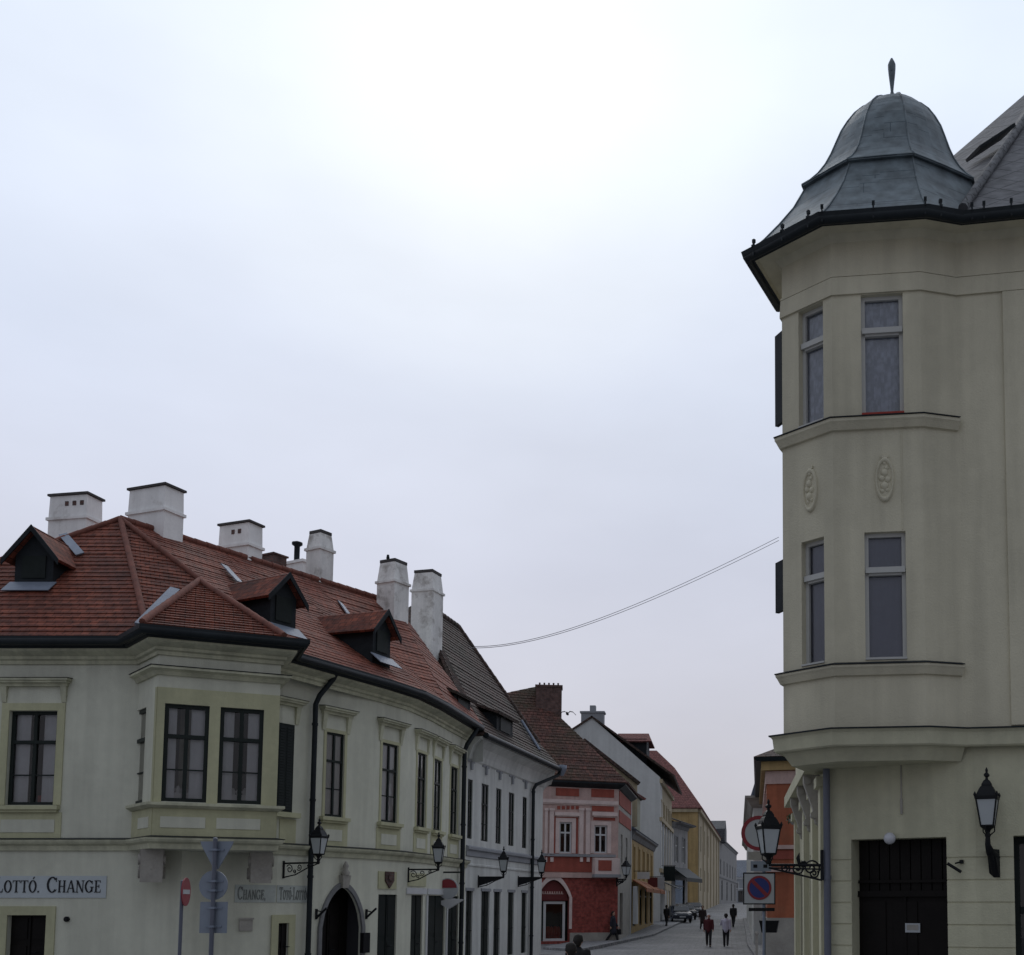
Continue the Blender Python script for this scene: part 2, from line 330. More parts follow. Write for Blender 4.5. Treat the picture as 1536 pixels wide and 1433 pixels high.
    def disc(s, fr, sc, zc, r, d0, d1, n=28, mi=0, r0=0):
        P = fr.P; c = [(sc + r * math.cos(2 * PI * k / n), zc + r * math.sin(2 * PI * k / n)) for k in range(n)]
        if not r0: s.prism(fr, c, d0, d1, mi)
        else:
            q = [(sc + r0 * math.cos(2 * PI * k / n), zc + r0 * math.sin(2 * PI * k / n)) for k in range(n)]
            for i in range(n):
                j = (i + 1) % n
                s.face([P(*_(c[i], d1)), P(*_(c[j], d1)), P(*_(q[j], d1)), P(*_(q[i], d1))], mi)
                s.face([P(*_(c[i], d0)), P(*_(c[j], d0)), P(*_(c[j], d1)), P(*_(c[i], d1))], mi)
                s.face([P(*_(q[i], d0)), P(*_(q[j], d0)), P(*_(q[j], d1)), P(*_(q[i], d1))], mi)
    def sweep(s, poly, prof, mi=0, z=0, cap=True, closed=False):
        """plan polyline (left to right, outside on its right hand), profile of (outward, height)"""
        pts = [Vector((p[0], p[1])) for p in poly]; n = len(pts); rows = []
        for i in range(n):
            if closed: a = pts[i] - pts[i - 1]; b = pts[(i + 1) % n] - pts[i]
            else: a = (pts[i] - pts[i - 1]) if i else (pts[1] - pts[0]); b = (pts[i + 1] - pts[i]) if i < n - 1 else a
            a = a.normalized(); b = b.normalized(); na = Vector((a.y, -a.x)); nb = Vector((b.y, -b.x)); m = (na + nb)
            m = m / max(m.dot(na), .35) if m.length > 1e-6 else na
            rows.append([Vector((pts[i].x + m.x * d, pts[i].y + m.y * d, z + h)) for d, h in prof])
        if closed: rows.append(rows[0])
        s.grid(rows, mi, False)
        if cap and not closed: s.face(rows[0], mi); s.face(rows[-1][::-1], mi)
    def build(s, name, mats, parent=None, label=None):
        me = bpy.data.meshes.new(name)
        o0 = ORI.get(parent.as_pointer(), Vector()) if parent else Vector()
        me.from_pydata([tuple(v - o0) for v in s.v], [], s.f)
        if not isinstance(mats, (list, tuple)): mats = [mats]
        for m in mats: me.materials.append(m)
        uv = me.uv_layers.new(name='metres')
        for p, mi, sm in zip(me.polygons, s.mi, s.sm):
            p.material_index = mi; p.use_smooth = sm
            n = p.normal; t = Vector((0, 0, 1)).cross(n)
            t = t.normalized() if t.length > .02 else Vector((1, 0, 0)); b = n.cross(t)
            for li in p.loop_indices:
                q = s.v[me.loops[li].vertex_index]; uv.data[li].uv = (q.dot(t), q.dot(b))
        ob = bpy.data.objects.new(name, me); C.objects.link(ob)
        if parent: ob.parent = parent; ORI[ob.as_pointer()] = o0
        if label: ob['label'] = label
        return ob
def _(c, d): return c[0], d, c[1]
class Multi:
    """every box becomes a part of its own"""
    def __init__(s, name, m, parent): s.a = (name, m, parent)
    def box(s, *q): k = MB(); k.box(*q); return k.build(*s.a)

def tag(o, label=None, cat=None, group=None, kind=None):
    if label: o['label'] = label
    if cat: o['category'] = cat
    if group: o['group'] = group
    if kind: o['kind'] = kind
    return o
def thing(name, label, cat, loc=(0, 0, 0), group=None, rz=0):
    o = bpy.data.objects.new(name, None); C.objects.link(o); o.location = loc; o.rotation_euler = (0, 0, rz)
    ORI[o.as_pointer()] = Vector(loc); o.empty_display_size = .3
    return tag(o, label, cat, group)
KIDS = {}
def dup(root, loc, rz, label, group=None):
    def cp(o, par):
        c = o.copy(); C.objects.link(c)
        if par: c.parent = par
        for k in [x for x in SC.objects if x.parent == o]: cp(k, c)
        return c
    r = cp(root, None); r.location = loc; r.rotation_euler = (0, 0, rz); r['label'] = label
    if group: r['group'] = group
    return r

def ground_z(Y): return 0.018 * max(0.0, min(Y, 200.0) - 58)
# ------------------------------------------------------------------ generic house pieces
def wall(mb, fr, s0, s1, z0, z1, holes=(), dep=.16, room=.9):
    """wall sheet with openings, reveals, and a closed dim room behind each opening (material 1)"""
    P = fr.P
    ss = sorted({s0, s1, *[h[0] for h in holes], *[h[1] for h in holes]}); zs = sorted({z0, z1, *[h[2] for h in holes], *[h[3] for h in holes]})
    ss = [a for a in ss if s0 - 1e-6 <= a <= s1 + 1e-6]; zs = [a for a in zs if z0 - 1e-6 <= a <= z1 + 1e-6]
    for i in range(len(ss) - 1):
        for j in range(len(zs) - 1):
            a, b = (ss[i] + ss[i + 1]) / 2, (zs[j] + zs[j + 1]) / 2
            if any(h[0] < a < h[1] and h[2] < b < h[3] for h in holes): continue
            mb.face([P(ss[i], 0, zs[j]), P(ss[i + 1], 0, zs[j]), P(ss[i + 1], 0, zs[j + 1]), P(ss[i], 0, zs[j + 1])])
    for h in holes:
        a, b, c, d = h[:4]; arch = h[4] if len(h) > 4 else None
        if arch:      # list of (fraction 0..1 along, z) for the arch outline, left to right, spring to spring
            pts = [(a + (b - a) * t, z) for t, z in arch]
            for i in range(len(pts) - 1):
                (x0, y0), (x1, y1) = pts[i], pts[i + 1]
                mb.face([P(x0, 0, y0), P(x1, 0, y1), P(x1, 0, d), P(x0, 0, d)])
                mb.face([P(x0, 0, y0), P(x0, -dep, y0), P(x1, -dep, y1), P(x1, 0, y1)])
            zs_ = pts[0][1]
        else:
            mb.face([P(a, 0, d), P(a, -dep, d), P(b, -dep, d), P(b, 0, d)]); zs_ = d
        mb.face([P(a, 0, c), P(a, 0, zs_), P(a, -dep, zs_), P(a, -dep, c)])
        mb.face([P(b, 0, c), P(b, -dep, c), P(b, -dep, zs_), P(b, 0, zs_)])
        mb.face([P(a, 0, c), P(a, -dep, c), P(b, -dep, c), P(b, 0, c)])
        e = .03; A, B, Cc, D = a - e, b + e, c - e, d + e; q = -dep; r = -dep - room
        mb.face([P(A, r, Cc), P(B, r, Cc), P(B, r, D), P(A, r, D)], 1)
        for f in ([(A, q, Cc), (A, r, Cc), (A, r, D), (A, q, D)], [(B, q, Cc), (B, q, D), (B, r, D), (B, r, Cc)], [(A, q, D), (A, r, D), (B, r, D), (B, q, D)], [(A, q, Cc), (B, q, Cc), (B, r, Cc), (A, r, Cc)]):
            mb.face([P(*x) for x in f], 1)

def window(house, fr, a, b, c, d, dep=.16, fm='darkframe', fw=.075, mull=True, trans=.66, bars=(), curtain='curtain', cw=.36, sill=None, glass='glass', name='window', fd=.06, tw=None):
    """a frame with panes set back in its opening, curtains behind"""
    P = fr.P; g = MB(); q0, q1 = -dep + .005, -dep + .005 + fd
    g.box(fr, a, a + fw, q0, q1, c, d); g.box(fr, b - fw, b, q0, q1, c, d); g.box(fr, a + fw, b - fw, q0, q1, d - fw, d); g.box(fr, a + fw, b - fw, q0, q1, c, c + fw)
    zt = c + (d - c) * trans if trans else d - fw
    tw = tw or fw
    if trans: g.box(fr, a + fw, b - fw, q0, q1 + .02, zt - tw * .5, zt + tw * .5)
    if mull:
        m = (a + b) / 2
        g.box(fr, m - fw * .5, m + fw * .5, q0, q1 + .006, c + fw, zt - (tw * .5 if trans else 0))
        if trans: g.box(fr, m - fw * .5, m + fw * .5, q0, q1 + .006, zt + tw * .5, d - fw)
    for t in bars:
        z = c + (d - c) * t; g.box(fr, a + fw, b - fw, q0 + .01, q1 - .004, z - .014, z + .014)
    wo = g.build(name, M[fm], house)
    pd = fd / 3
    p = MB(); p.face([P(a + fw * .5, q0 + pd, c + fw * .5), P(b - fw * .5, q0 + pd, c + fw * .5), P(b - fw * .5, q0 + pd, d - fw * .5), P(a + fw * .5, q0 + pd, d - fw * .5)]); p.build('pane', M[glass], wo)
    if curtain:
        k = MB(); W = b - a
        def drape(x0, x1, z0, z1, dd):
            n = max(6, int((x1 - x0) / .045)); r0 = []; r1 = []
            ph = random.random() * 6
            for i in range(n + 1):
                x = x0 + (x1 - x0) * i / n; w_ = .012 * math.sin(i * 1.9 + ph) + .006 * math.sin(i * .8)
                r0.append(P(x, dd + w_, z0)); r1.append(P(x, dd + w_ * .8, z1))
            k.grid([r0, r1])
        j = random.uniform(-.07, .07)
        if cw >= .5: drape(a - .02, b + .02, c, d, -dep - .022)
        else:
            drape(a, a + W * (cw + j), c, d, -dep - .06); drape(b - W * (cw - j), b, c, d, -dep - .06)
        k.build('curtain', M[curtain], wo)
    if sill:
        k = MB(); k.box(fr, a - .16, b + .16, 0, .14, c - .11, c - .02); k.box(fr, a - .12, b + .12, 0, .09, c - .17, c - .11); k.build('sill', M[sill], wo)
    return wo
def surround(wo, fr, a, b, c, d, w_, dd, m, bottom=False):
    k = MB(); k.box(fr, a - w_, a, 0, dd, c, d + w_); k.box(fr, b, b + w_, 0, dd, c, d + w_); k.box(fr, a, b, 0, dd, d, d + w_)
    if bottom: k.box(fr, a - w_, b + w_, 0, dd, c - w_, c)
    return k.build('surround', M[m], wo)
def hood(wo, fr, a, b, z, m, drop=.36, over=.26):
    k = MB(); P = fr.P
    k.box(fr, a - over + .04, b + over - .04, 0, .10, z, z + .07); k.box(fr, a - over, b + over, 0, .18, z + .07, z + .12); k.box(fr, a - over - .03, b + over + .03, 0, .22, z + .12, z + .17)
    for x in (a - over + .06, b + over - .2):
        k.taper(fr, (x + .02, x + .12, 0, .03), (x, x + .14, 0, .09), z - drop, z - .0)
        k.box(fr, x + .005, x + .135, 0, .05, z - drop * .62, z - drop * .5)
    ho = k.build('hood', M[m], wo); q = MB(); q.slab([P(a - over - .04, .002, z + .20), P(b + over + .04, .002, z + .20), P(b + over + .04, .235, z + .178), P(a - over - .04, .235, z + .178)], .012); q.build('hood_flashing', M['gutter'], wo); return ho
def gutter_pts(poly, d, z):
    m = MB(); m.sweep(poly, [(d, z), (d, z)], cap=False); return [m.v[i] for i in range(0, len(m.v), 2)]
def downpipe(house, pts, r=.06, m='gutter', name='downpipe'):
    k = MB(); k.tube(pts, r, 10)
    z = 1.0
    top = max(p[2] for p in pts) - .8; x, y = pts[-1][0], pts[-1][1]
    while z < top: k.lathe((x, y, z), [(r + .015, -.03), (r + .015, .03)], 10); z += 1.9
    return k.build(name, M[m], house)
def door_leaf(house, fr, a, b, c, d, dep=.16, m='wood_dark', panels=2, name='door', rows=3):
    k = MB(); q = -dep
    k.box(fr, a, b, q - .02, q + .02, c, d)
    w_ = (b - a) / panels
    for i in range(panels):
        for j in range(rows):
            z0 = c + (d - c) * j / rows; z1 = c + (d - c) * (j + 1) / rows
            k.box(fr, a + i * w_ + .06, a + (i + 1) * w_ - .06, q + .02, q + .038, z0 + .07, z1 - .07)
    k.box(fr, (a + b) / 2 - .02, (a + b) / 2 + .02, q + .02, q + .05, c, d)
    ob = k.build(name, M[m], house)
    h = MB(); h.tube([fr.P((a + b) / 2 + .08, q + .04, c + 1.0), fr.P((a + b) / 2 + .08, q + .09, c + 1.0), fr.P((a + b) / 2 + .2, q + .09, c + 1.0)], .014, 6); h.build('handle', M['iron'], ob)
    return ob
def chimney(house, px, Y, w_, dth, ang, top_px, z0, m='white', band=.42, cap=True, taper=.97, holes=0, over=.04, name='chimney', capm='cap'):
    x0, x1 = px; p = at((x0 + x1) / 2, top_px, Y); z1 = p.z
    fr = frame_at((p.x, p.y), ang); k = MB(); h, g = w_ / 2, dth / 2
    bz = z1 - band * 1.9
    k.taper(fr, (-h, h, -g, g), (-h, h, -g, g), z0, bz)
    k.box(fr, -h - .05, h + .05, -g - .05, g + .05, bz, bz + .08)
    k.taper(fr, (-h, h, -g, g), (-h * taper, h * taper, -g * taper, g * taper), bz + .08, z1 - .1)
    ob = k.build(name, M[m], house)
    if cap:
        k = MB(); k.box(fr, -h - over, h + over, -g - over, g + over, z1 - .09, z1 - .03); k.box(fr, -h + .05, h - .05, -g + .05, g - .05, z1 - .03, z1 + .01); k.build('cap', M[capm], ob)
    if holes:
        k = Multi('vent_hole', M['brick_ch'], ob)
        for i in range(holes):
            s_ = -h * .15 + i * .24; k.box(fr, s_, s_ + .11, g * taper + .005, g * taper + .02, bz + (z1 - bz) * .5, bz + (z1 - bz) * .5 + .13)
    return ob
def dormer(house, o, ang, w_, zb, hw, hp, back, roofm='tile', kick=.0, shed=False, fl=True):
    """o = front bottom centre on the roof; ang = direction of its front wall's u"""
    fr = frame_at(o, ang); h = w_ / 2; P = fr.P; k = MB()
    pl = [(-h, zb - .3), (h, zb - .3), (h, zb + hw), (0, zb + hp), (-h, zb + hw)] if not shed else [(-h, zb - .3), (h, zb - .3), (h, zb + hw), (-h, zb + hw)]
    k.prism(fr, pl, -back, 0); ob = k.build('dormer', M['dormerwood'], house)
    r = MB(); ov = .22; fo = .18
    if shed:
        r.slab([P(-h - ov, fo, zb + hw - .02), P(h + ov, fo, zb + hw - .02), P(h + ov * .5, -back - .5, zb + hp + .12), P(-h - ov * .5, -back - .5, zb + hp + .12)], .09)
    else:
        sl = (hp - hw) / h
        for sg in (-1, 1):
            r.slab([P(0, fo, zb + hp + .08), P(sg * (h + ov), fo, zb + hw - sl * ov + .08), P(sg * (h + ov), -back, zb + hw - sl * ov + .08), P(0, -back - .5, zb + hp + .08)], .07)
    r.build('dormer_roof', M[roofm], ob)
    if not shed:
        b = MB()
        for sg in (-1, 1):
            a0, a1 = P(0, fo + .005, zb + hp + .10), P(sg * (h + ov), fo + .005, zb + hw - sl * ov + .10)
            b.hexa([a0 - Vector((0, 0, .16)), a1 - Vector((0, 0, .16)), a1 - Vector((0, 0, .16)) + Vector((*fr.n, 0)) * .03, a0 - Vector((0, 0, .16)) + Vector((*fr.n, 0)) * .03, a0, a1, a1 + Vector((*fr.n, 0)) * .03, a0 + Vector((*fr.n, 0)) * .03])
        b.build('barge_board', M['dormerwood'], ob)
    hm = MB(); hm.box(fr, -h * .62, h * .62, .005, .03, zb + .12, zb + hw * .92); hm.build('hatch', M['shutter'], ob)
    if fl:
        z = MB(); z.slab([P(-h - .1, .01, zb + .03), P(h + .1, .01, zb + .03), P(h + .1, .34, zb - .26), P(-h - .1, .34, zb - .26)], .02)
        z.build('flashing', M['zinc'], ob)
    return ob
def ridge_tiles(house, a, b, r=.075, m='ridge', name='ridge_tiles'):
    a, b = Vector(a), Vector(b); k = MB(); n = max(2, int((b - a).length / .36))
    for i in range(n):
        p, q = a.lerp(b, i / n), a.lerp(b, (i + 1.06) / n); k.tube([p, q], r, 8, radii=[r * 1.08, r * .92])
    return k.build(name, M[m], house)

# ------------------------------------------------------------------ lettering (serif strokes)
def letter(mb, fr, ch, s, z, h, d0, d1, wd=1.0):
    T, t = .15, .06
    def bx(x0, x1, y0, y1): mb.box(fr, s + x0 * h * wd, s + x1 * h * wd, d0, d1, z + y0 * h, z + y1 * h)
    def qd(pts): mb.prism(fr, [(s + x * h * wd, z + y * h) for x, y in pts], d0, d1)
    def arc(cx, cy, rx, ry, a0, a1, n=20):
        for i in range(n):
            p, q = math.radians(a0 + (a1 - a0) * i / n), math.radians(a0 + (a1 - a0) * (i + 1) / n)
            def r(a): return T * abs(math.cos(a)) + t * abs(math.sin(a))
            o = lambda a: (cx + rx * math.cos(a), cy + ry * math.sin(a)); ii = lambda a: (cx + (rx - r(a)) * math.cos(a), cy + (ry - r(a)) * math.sin(a))
            qd([ii(p), o(p), o(q), ii(q)])
    def ser(x, y, w_=.17): bx(x - w_, x + w_, y, y + t)
    if ch == 'L': bx(.12, .12 + T, t, 1 - t); ser(.195, 1 - t); bx(.02, .62, 0, t); qd([(.56, t), (.62, t), (.62, .26)]); return .68
    if ch in 'OÓ':
        arc(.42, .5, .40, .52, 0, 360, 28)
        if ch == 'Ó': qd([(.40, 1.1), (.47, 1.1), (.62, 1.3), (.5, 1.3)])
        return .86
    if ch == 'T': bx(.32, .32 + T, t, 1 - t); ser(.395, 0); bx(.02, .77, 1 - t, 1); qd([(.02, 1 - t), (.07, 1 - t), (.02, .76)]); qd([(.72, 1 - t), (.77, 1 - t), (.77, .76)]); return .8
    if ch == 'C': arc(.46, .5, .44, .52, 48, 312, 24); qd([(.74, .86), (.80, .98), (.80, .68), (.75, .7)]); qd([(.72, .16), (.80, .22), (.76, .08)]); return .86
    if ch == 'G': arc(.46, .5, .44, .52, 48, 318, 24); qd([(.74, .86), (.80, .98), (.80, .68), (.75, .7)]); bx(.68, .68 + T, .06, .42); bx(.56, .92, .42, .42 + t); return .95
    if ch == 'H':
        for x in (.12, .62): bx(x, x + T, t, 1 - t); ser(x + T / 2, 0, .14); ser(x + T / 2, 1 - t, .14)
        bx(.12 + T, .62, .48, .48 + t); return .9
    if ch == 'A': qd([(.40, 1), (.52, 1), (.84, t), (.66, t)]); qd([(.40, .98), (.46, .98), (.16, t), (.08, t)]); ser(.12, 0, .11); ser(.75, 0, .15); bx(.22, .64, .32, .32 + t); return .9
    if ch == 'N': bx(.12, .18, t, 1 - t); ser(.15, 0, .12); qd([(.04, 1), (.26, 1), (.80, 0), (.68, 0)]); bx(.72, .78, .12, 1 - t); ser(.75, 1 - t, .12); return .9
    if ch == 'E': bx(.12, .12 + T, t, 1 - t); bx(.02, .66, 0, t); bx(.02, .64, 1 - t, 1); bx(.27, .52, .49, .49 + t); qd([(.60, t), (.66, t), (.66, .25)]); qd([(.58, 1 - t), (.64, 1 - t), (.64, .77)]); qd([(.47, .38), (.52, .38), (.52, .66), (.47, .66)]); return .72
    if ch == '.': bx(.05, .2, 0, .13); return .3
    if ch == ',': bx(.05, .2, 0, .13); qd([(.12, 0), (.2, 0), (.06, -.16)]); return .3
    if ch == '-': bx(.05, .35, .36, .46); return .42
    return .4
def text(parts, fr, s, z, d0, mb, wd, gap=.06, track=None):
    for ch, h in parts:
        if ch == ' ': s += h * .38 * wd; continue
        s += letter(mb, fr, ch, s, z, h, d0, d0 + .012, wd) * h * wd + gap * h * wd
    return s

# ================================================================== GROUND
def strip(mb, x0, x1, ys, dz=0.0):
    for a, b in zip(ys[:-1], ys[1:]):
        mb.face([(x0, a, ground_z(a) + dz), (x1, a, ground_z(a) + dz), (x1, b, ground_z(b) + dz), (x0, b, ground_z(b) + dz)])
YS = [-60, 0, 20, 40, 58, 80, 120, 160, 200, 320]
g = MB(); strip(g, -400, 400, YS + [1500]); tag(g.build('street_paving', M['asphalt']), kind='structure')
def raised(name, path_l, path_r, h, m):
    k = MB()
    for i in range(len(path_l) - 1):
        a, b, c, d = path_l[i], path_r[i], path_r[i + 1], path_l[i + 1]
        k.hexa([(p[0], p[1], ground_z(p[1]) - .05) for p in (a, b, c, d)] + [(p[0], p[1], ground_z(p[1]) + h) for p in (a, b, c, d)])
    return tag(k.build(name, m), kind='structure')
raised('pavement', [(-9.2, 57), (-6.9, 75), (-6.4, 95), (-4.6, 128)], [(-7.0, 54), (-4.6, 72), (-3.9, 95), (-2.6, 128)], .12, M['slab'])
raised('pavement', [(1.3, 26), (1.1, 60), (1.6, 110)], [(3.3, 26), (3.3, 60), (3.6, 110)], .12, M['slab'])
raised('pavement', [(-11.6, 24.3), (-9.6, 26.9), (-7.8, 31.0), (-7.5, 37.5), (-6.5, 46.6)], [(-10.6, 23.4), (-8.7, 26.2), (-6.9, 30.6), (-6.5, 37.4), (-5.5, 46.6)], .12, M['slab'])
raised('pavement', [(-21, 25.4), (-11.7, 25.4)], [(-21, 24.0), (-11.3, 24.0)], .12, M['slab'])

# ================================================================== LEFT CORNER HOUSE
LA = Fr((-20.6, 25.45), (-12.23, 25.45))
Bp = [(-12.23, 25.45), (-10.80, 27.25), (-9.42, 30.1), (-8.98, 31.55), (-8.80, 33.3), (-8.66, 37.6)]
LC, L0, L1, L2, L3 = [Fr(Bp[i], Bp[i + 1]) for i in range(5)]
BAY = [(-13.38, 25.45), (-12.41, 24.42), (-10.17, 25.5), (-10.98, 26.9)]
BL, BF, BR = [Fr(BAY[i], BAY[i + 1]) for i in range(3)]
H1 = thing('corner_house', 'long pale two-storey corner house with red tiled roof and a boxed corner oriel', 'house', (-12.2, 27, 0))
ZB, ZE = 3.5, 8.1      # belt, eave
Z0, Z1 = 4.45, 6.60    # upper windows
wm = MB()
# --- facade A
a0, a1 = LA.s(11.5, 1130), LA.s(84, 1130)
da, db = LA.s(10.5, 1400), LA.s(69, 1400); dtop = LA.z(40, 1373)
wall(wm, LA, 0, LA.L, 0, ZE, [(a0, a1, Z0, Z1), (da, db, .15, dtop)])
# --- corner wall (ground floor and behind the oriel)
wall(wm, LC, 0, LC.L, 0, ZE, [])
# --- street facade
w1 = (L0.s(413, 1150), L0.s(437.5, 1150)); w2 = (L0.s(488, 1160), L0.s(515.3, 1160))
ga, gb = L0.s(481, 1395), L0.s(541, 1395); gz = L0.z(512, 1331); gs = L0.z(482, 1392)
dd0, dd1 = L0.s(404, 1400), L0.s(432, 1400); ddz = L0.z(418, 1385)
gate_arch = [(t, gs + (gz - gs) * (1 - abs(2 * t - 1) ** 1.75) ** .62) for t in [i / 20 for i in range(21)]]
dd0 = max(dd0, .08)
wall(wm, L0, 0, L0.L, 0, ZE, [(*w2, Z0, Z1), (ga, gb, .05, gz + .02, gate_arch), (dd0, dd1, .2, ddz)], dep=.07)
w3 = (L1.s(571.8, 1180), L1.s(596, 1180)); dr = (L1.s(566.5, 1390), L1.s(594.5, 1390)); drz = L1.z(580, 1342)
w1b = (L0.s(414, 1150), L0.s(437, 1150))
wall(wm, L1, 0, L1.L, 0, ZE, [(*w3, Z0, Z1), (max(.08, dr[0]), dr[1], .1, drz)], dep=.07)
w4 = (L2.s(624.8, 1190), L2.s(638.5, 1190)); e4 = (L2.s(616, 1390), L2.s(633.5, 1390))
wall(wm, L2, 0, L2.L, 0, ZE, [(*w4, Z0, Z1), (e4[0], min(L2.L - .06, e4[1]), .1, drz)], dep=.07)
w5 = (L3.s(650, 1190), L3.s(661.5, 1190)); w6 = (L3.s(675.3, 1190), L3.s(686.3, 1190)); e5 = (L3.s(638, 1390), L3.s(667, 1390)); e6 = (L3.s(671, 1390), L3.s(687, 1390))
wall(wm, L3, 0, L3.L, 0, ZE, [(*w5, Z0, Z1), (*w6, Z0, Z1), (max(.1, e5[0]), e5[1], .1, drz), (e6[0], e6[1], .1, drz)], dep=.07)
# --- oriel
bl = (BL.s(199.5, 1130), BL.s(216.5, 1130)); f1 = (BF.s(244.5, 1130), BF.s(312, 1130)); f2 = (BF.s(328.5, 1130), BF.s(394, 1130))
wall(wm, BL, 0, BL.L, 3.42, ZE, [(bl[0], bl[1], Z0, Z1)], dep=.1, room=.35)
wall(wm, BF, 0, BF.L, 3.42, ZE, [(*f1, Z0, Z1), (*f2, Z0, Z1)], dep=.12, room=.8)
wall(wm, BR, 0, BR.L, 3.42, ZE, [(.25, 1.25, Z0, Z1)], dep=.1, room=.35)
wm.face([(p[0], p[1], 3.42) for p in BAY + [(-12.23, 25.45)]])
# back and side walls so the house is closed
back = [(-8.66, 37.6), (-19.0, 42.0), (-20.6, 25.45)]
for p, q in zip(back[:-1], back[1:]): wm.face([(p[0], p[1], 0), (q[0], q[1], 0), (q[0], q[1], ZE), (p[0], p[1], ZE)])
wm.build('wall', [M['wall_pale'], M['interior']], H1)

# windows
wo = window(H1, LA, a0, a1, Z0, Z1, bars=(.32,), sill=True and 'olive', trans=.67)
surround(wo, LA, a0, a1, Z0, Z1, .17, .025, 'olive'); hood(wo, LA, a0, a1, Z1 + .55, 'cornice')
rc = MB(); rc.box(LA, a0 + (a1 - a0) * .52, a1 - .08, -.30, -.27, Z0 + .05, Z0 + .24); rc.build('cushion', M['redcloth'], wo)
for fr, (a, b), nm in ((BL, bl, False), (BF, f1, True), (BF, f2, True), (BR, (.25, 1.25), True)):
    wo = window(H1, fr, a, b, Z0, Z1, dep=.1 if fr is not BF else .12, bars=(.33,), mull=nm, trans=.67, fw=.085, cw=.34)
    if fr is BF:
        k = MB(); k.box(fr, a + .12, b - .12, -.45, -.2, Z0 + .08, Z0 + .22)
        for i in range(5): k.lathe(fr.P(a + .2 + i * (b - a - .4) / 4, -.33, Z0 + .22), [(.05, 0), (.07, .08), (.02, .16)], 8)
        k.build('window_box', M['curtain2'], wo)
for fr, (a, b), cm in ((L0, w2, 'curtain2'), (L1, w3, 'curtain'), (L2, w4, 'curtain2'), (L3, w5, 'curtain'), (L3, w6, 'curtain2')):
    wo = window(H1, fr, a, b, Z0, Z1, dep=.07, bars=(.33,), trans=.66, fw=.055, fd=.032, cw=.5, curtain=cm, sill='olive')
    surround(wo, fr, a, b, Z0, Z1, .085, .02, 'olive'); hood(wo, fr, a, b, Z1 + .45, 'cornice', drop=.42, over=.24)
# shuttered window beside the oriel
k = MB(); s0, s1 = w1[0], w1[1]
k.box(L0, s0, s1, .01, .06, Z0, Z1)
for i in range(30): z = Z0 + .06 + i * (Z1 - Z0 - .12) / 30; k.taper(L0, (s0 + .06, (s0 + s1) / 2 - .03, .05, .075), (s0 + .06, (s0 + s1) / 2 - .03, .05, .06), z, z + .055); k.taper(L0, ((s0 + s1) / 2 + .03, s1 - .06, .05, .075), ((s0 + s1) / 2 + .03, s1 - .06, .05, .06), z, z + .055)
ws = k.build('window_shutter', M['shutter'], H1); hood(ws, L0, s0, s1, Z1 + .45, 'cornice', drop=.42, over=.24)
k = MB(); k.box(L0, s0 - .2, s1 + .2, 0, .16, Z0 - .13, Z0 - .01); k.build('sill', M['olive'], ws)
# olive panels and their pale fields
pan = Multi('olive_panel', M['olive'], H1); fld = Multi('panel_field', M['wall_pale'], H1)
def panel(fr, a, b, za=3.67, zb=4.28, in_=.14, off=.02):
    pan.box(fr, a, b, 0, off, za, zb)
    if in_ and b - a > 3 * in_: fld.box(fr, a + in_, b - in_, off, off + .012, za + .16, zb - .16)
panel(LA, a0 - .2, a1 + .2)
for fr in (BL, BF, BR): pan.box(fr, 0, fr.L, 0, .02, 3.67, 4.30)
for fr, a, b in ((BL, .5, BL.L - .18), (BF, f1[0], f1[1]), (BF, f2[0], f2[1])): fld.box(fr, a, b, .02, .032, 3.88, 4.12)
for a, b in ((0, f1[0]), (f1[1], f2[0]), (f2[1], BF.L)): pan.box(BF, a, b, 0, .02, 4.42, 6.95)
for a, b in (f1, f2): pan.box(BF, a, b, 0, .02, Z1, 6.95)
pan.box(BL, BL.L - .12, BL.L, 0, .02, 4.42, 6.95)
for fr, (a, b) in ((L0, w1), (L0, w2), (L1, w3), (L2, w4), (L3, w5), (L3, w6)): panel(fr, max(.02, a - .18), min(fr.L - .02, b + .18), in_=.2)
k = MB(); k.sweep(BAY, [(0, 4.30), (.06, 4.30), (.16, 4.36), (.16, 4.42), (0, 4.42)]); k.build('oriel_sill', M['cornice'], H1)
k = MB(); k.sweep(BAY, [(0, 7.22), (.05, 7.22), (.10, 7.30), (.20, 7.34), (.20, 7.39), (0, 7.42)]); k.build('oriel_hood', M['cornice'], H1)
k = MB(); k.sweep(BAY, [(0, 7.422), (.215, 7.395), (.215, 7.41), (0, 7.44)]); k.build('hood_flashing', M['gutter'], H1)
# belt course: along facade A, around the oriel foot, along the street
beltp = [(0, 3.42), (.05, 3.42), (.07, 3.53), (.14, 3.57), (.17, 3.62), (.17, 3.66), (0, 3.69)]
k = MB(); k.sweep([(-20.6, 25.45)] + BAY + [Bp[2], Bp[3], Bp[4], Bp[5]], beltp); k.build('belt_course', M['cornice'], H1)
k = MB(); k.sweep([(-20.6, 25.45)] + BAY + [Bp[2], Bp[3], Bp[4], Bp[5]], [(0, 3.692), (.185, 3.662), (.185, 3.672), (0, 3.71)]); k.build('belt_flashing', M['gutter'], H1)
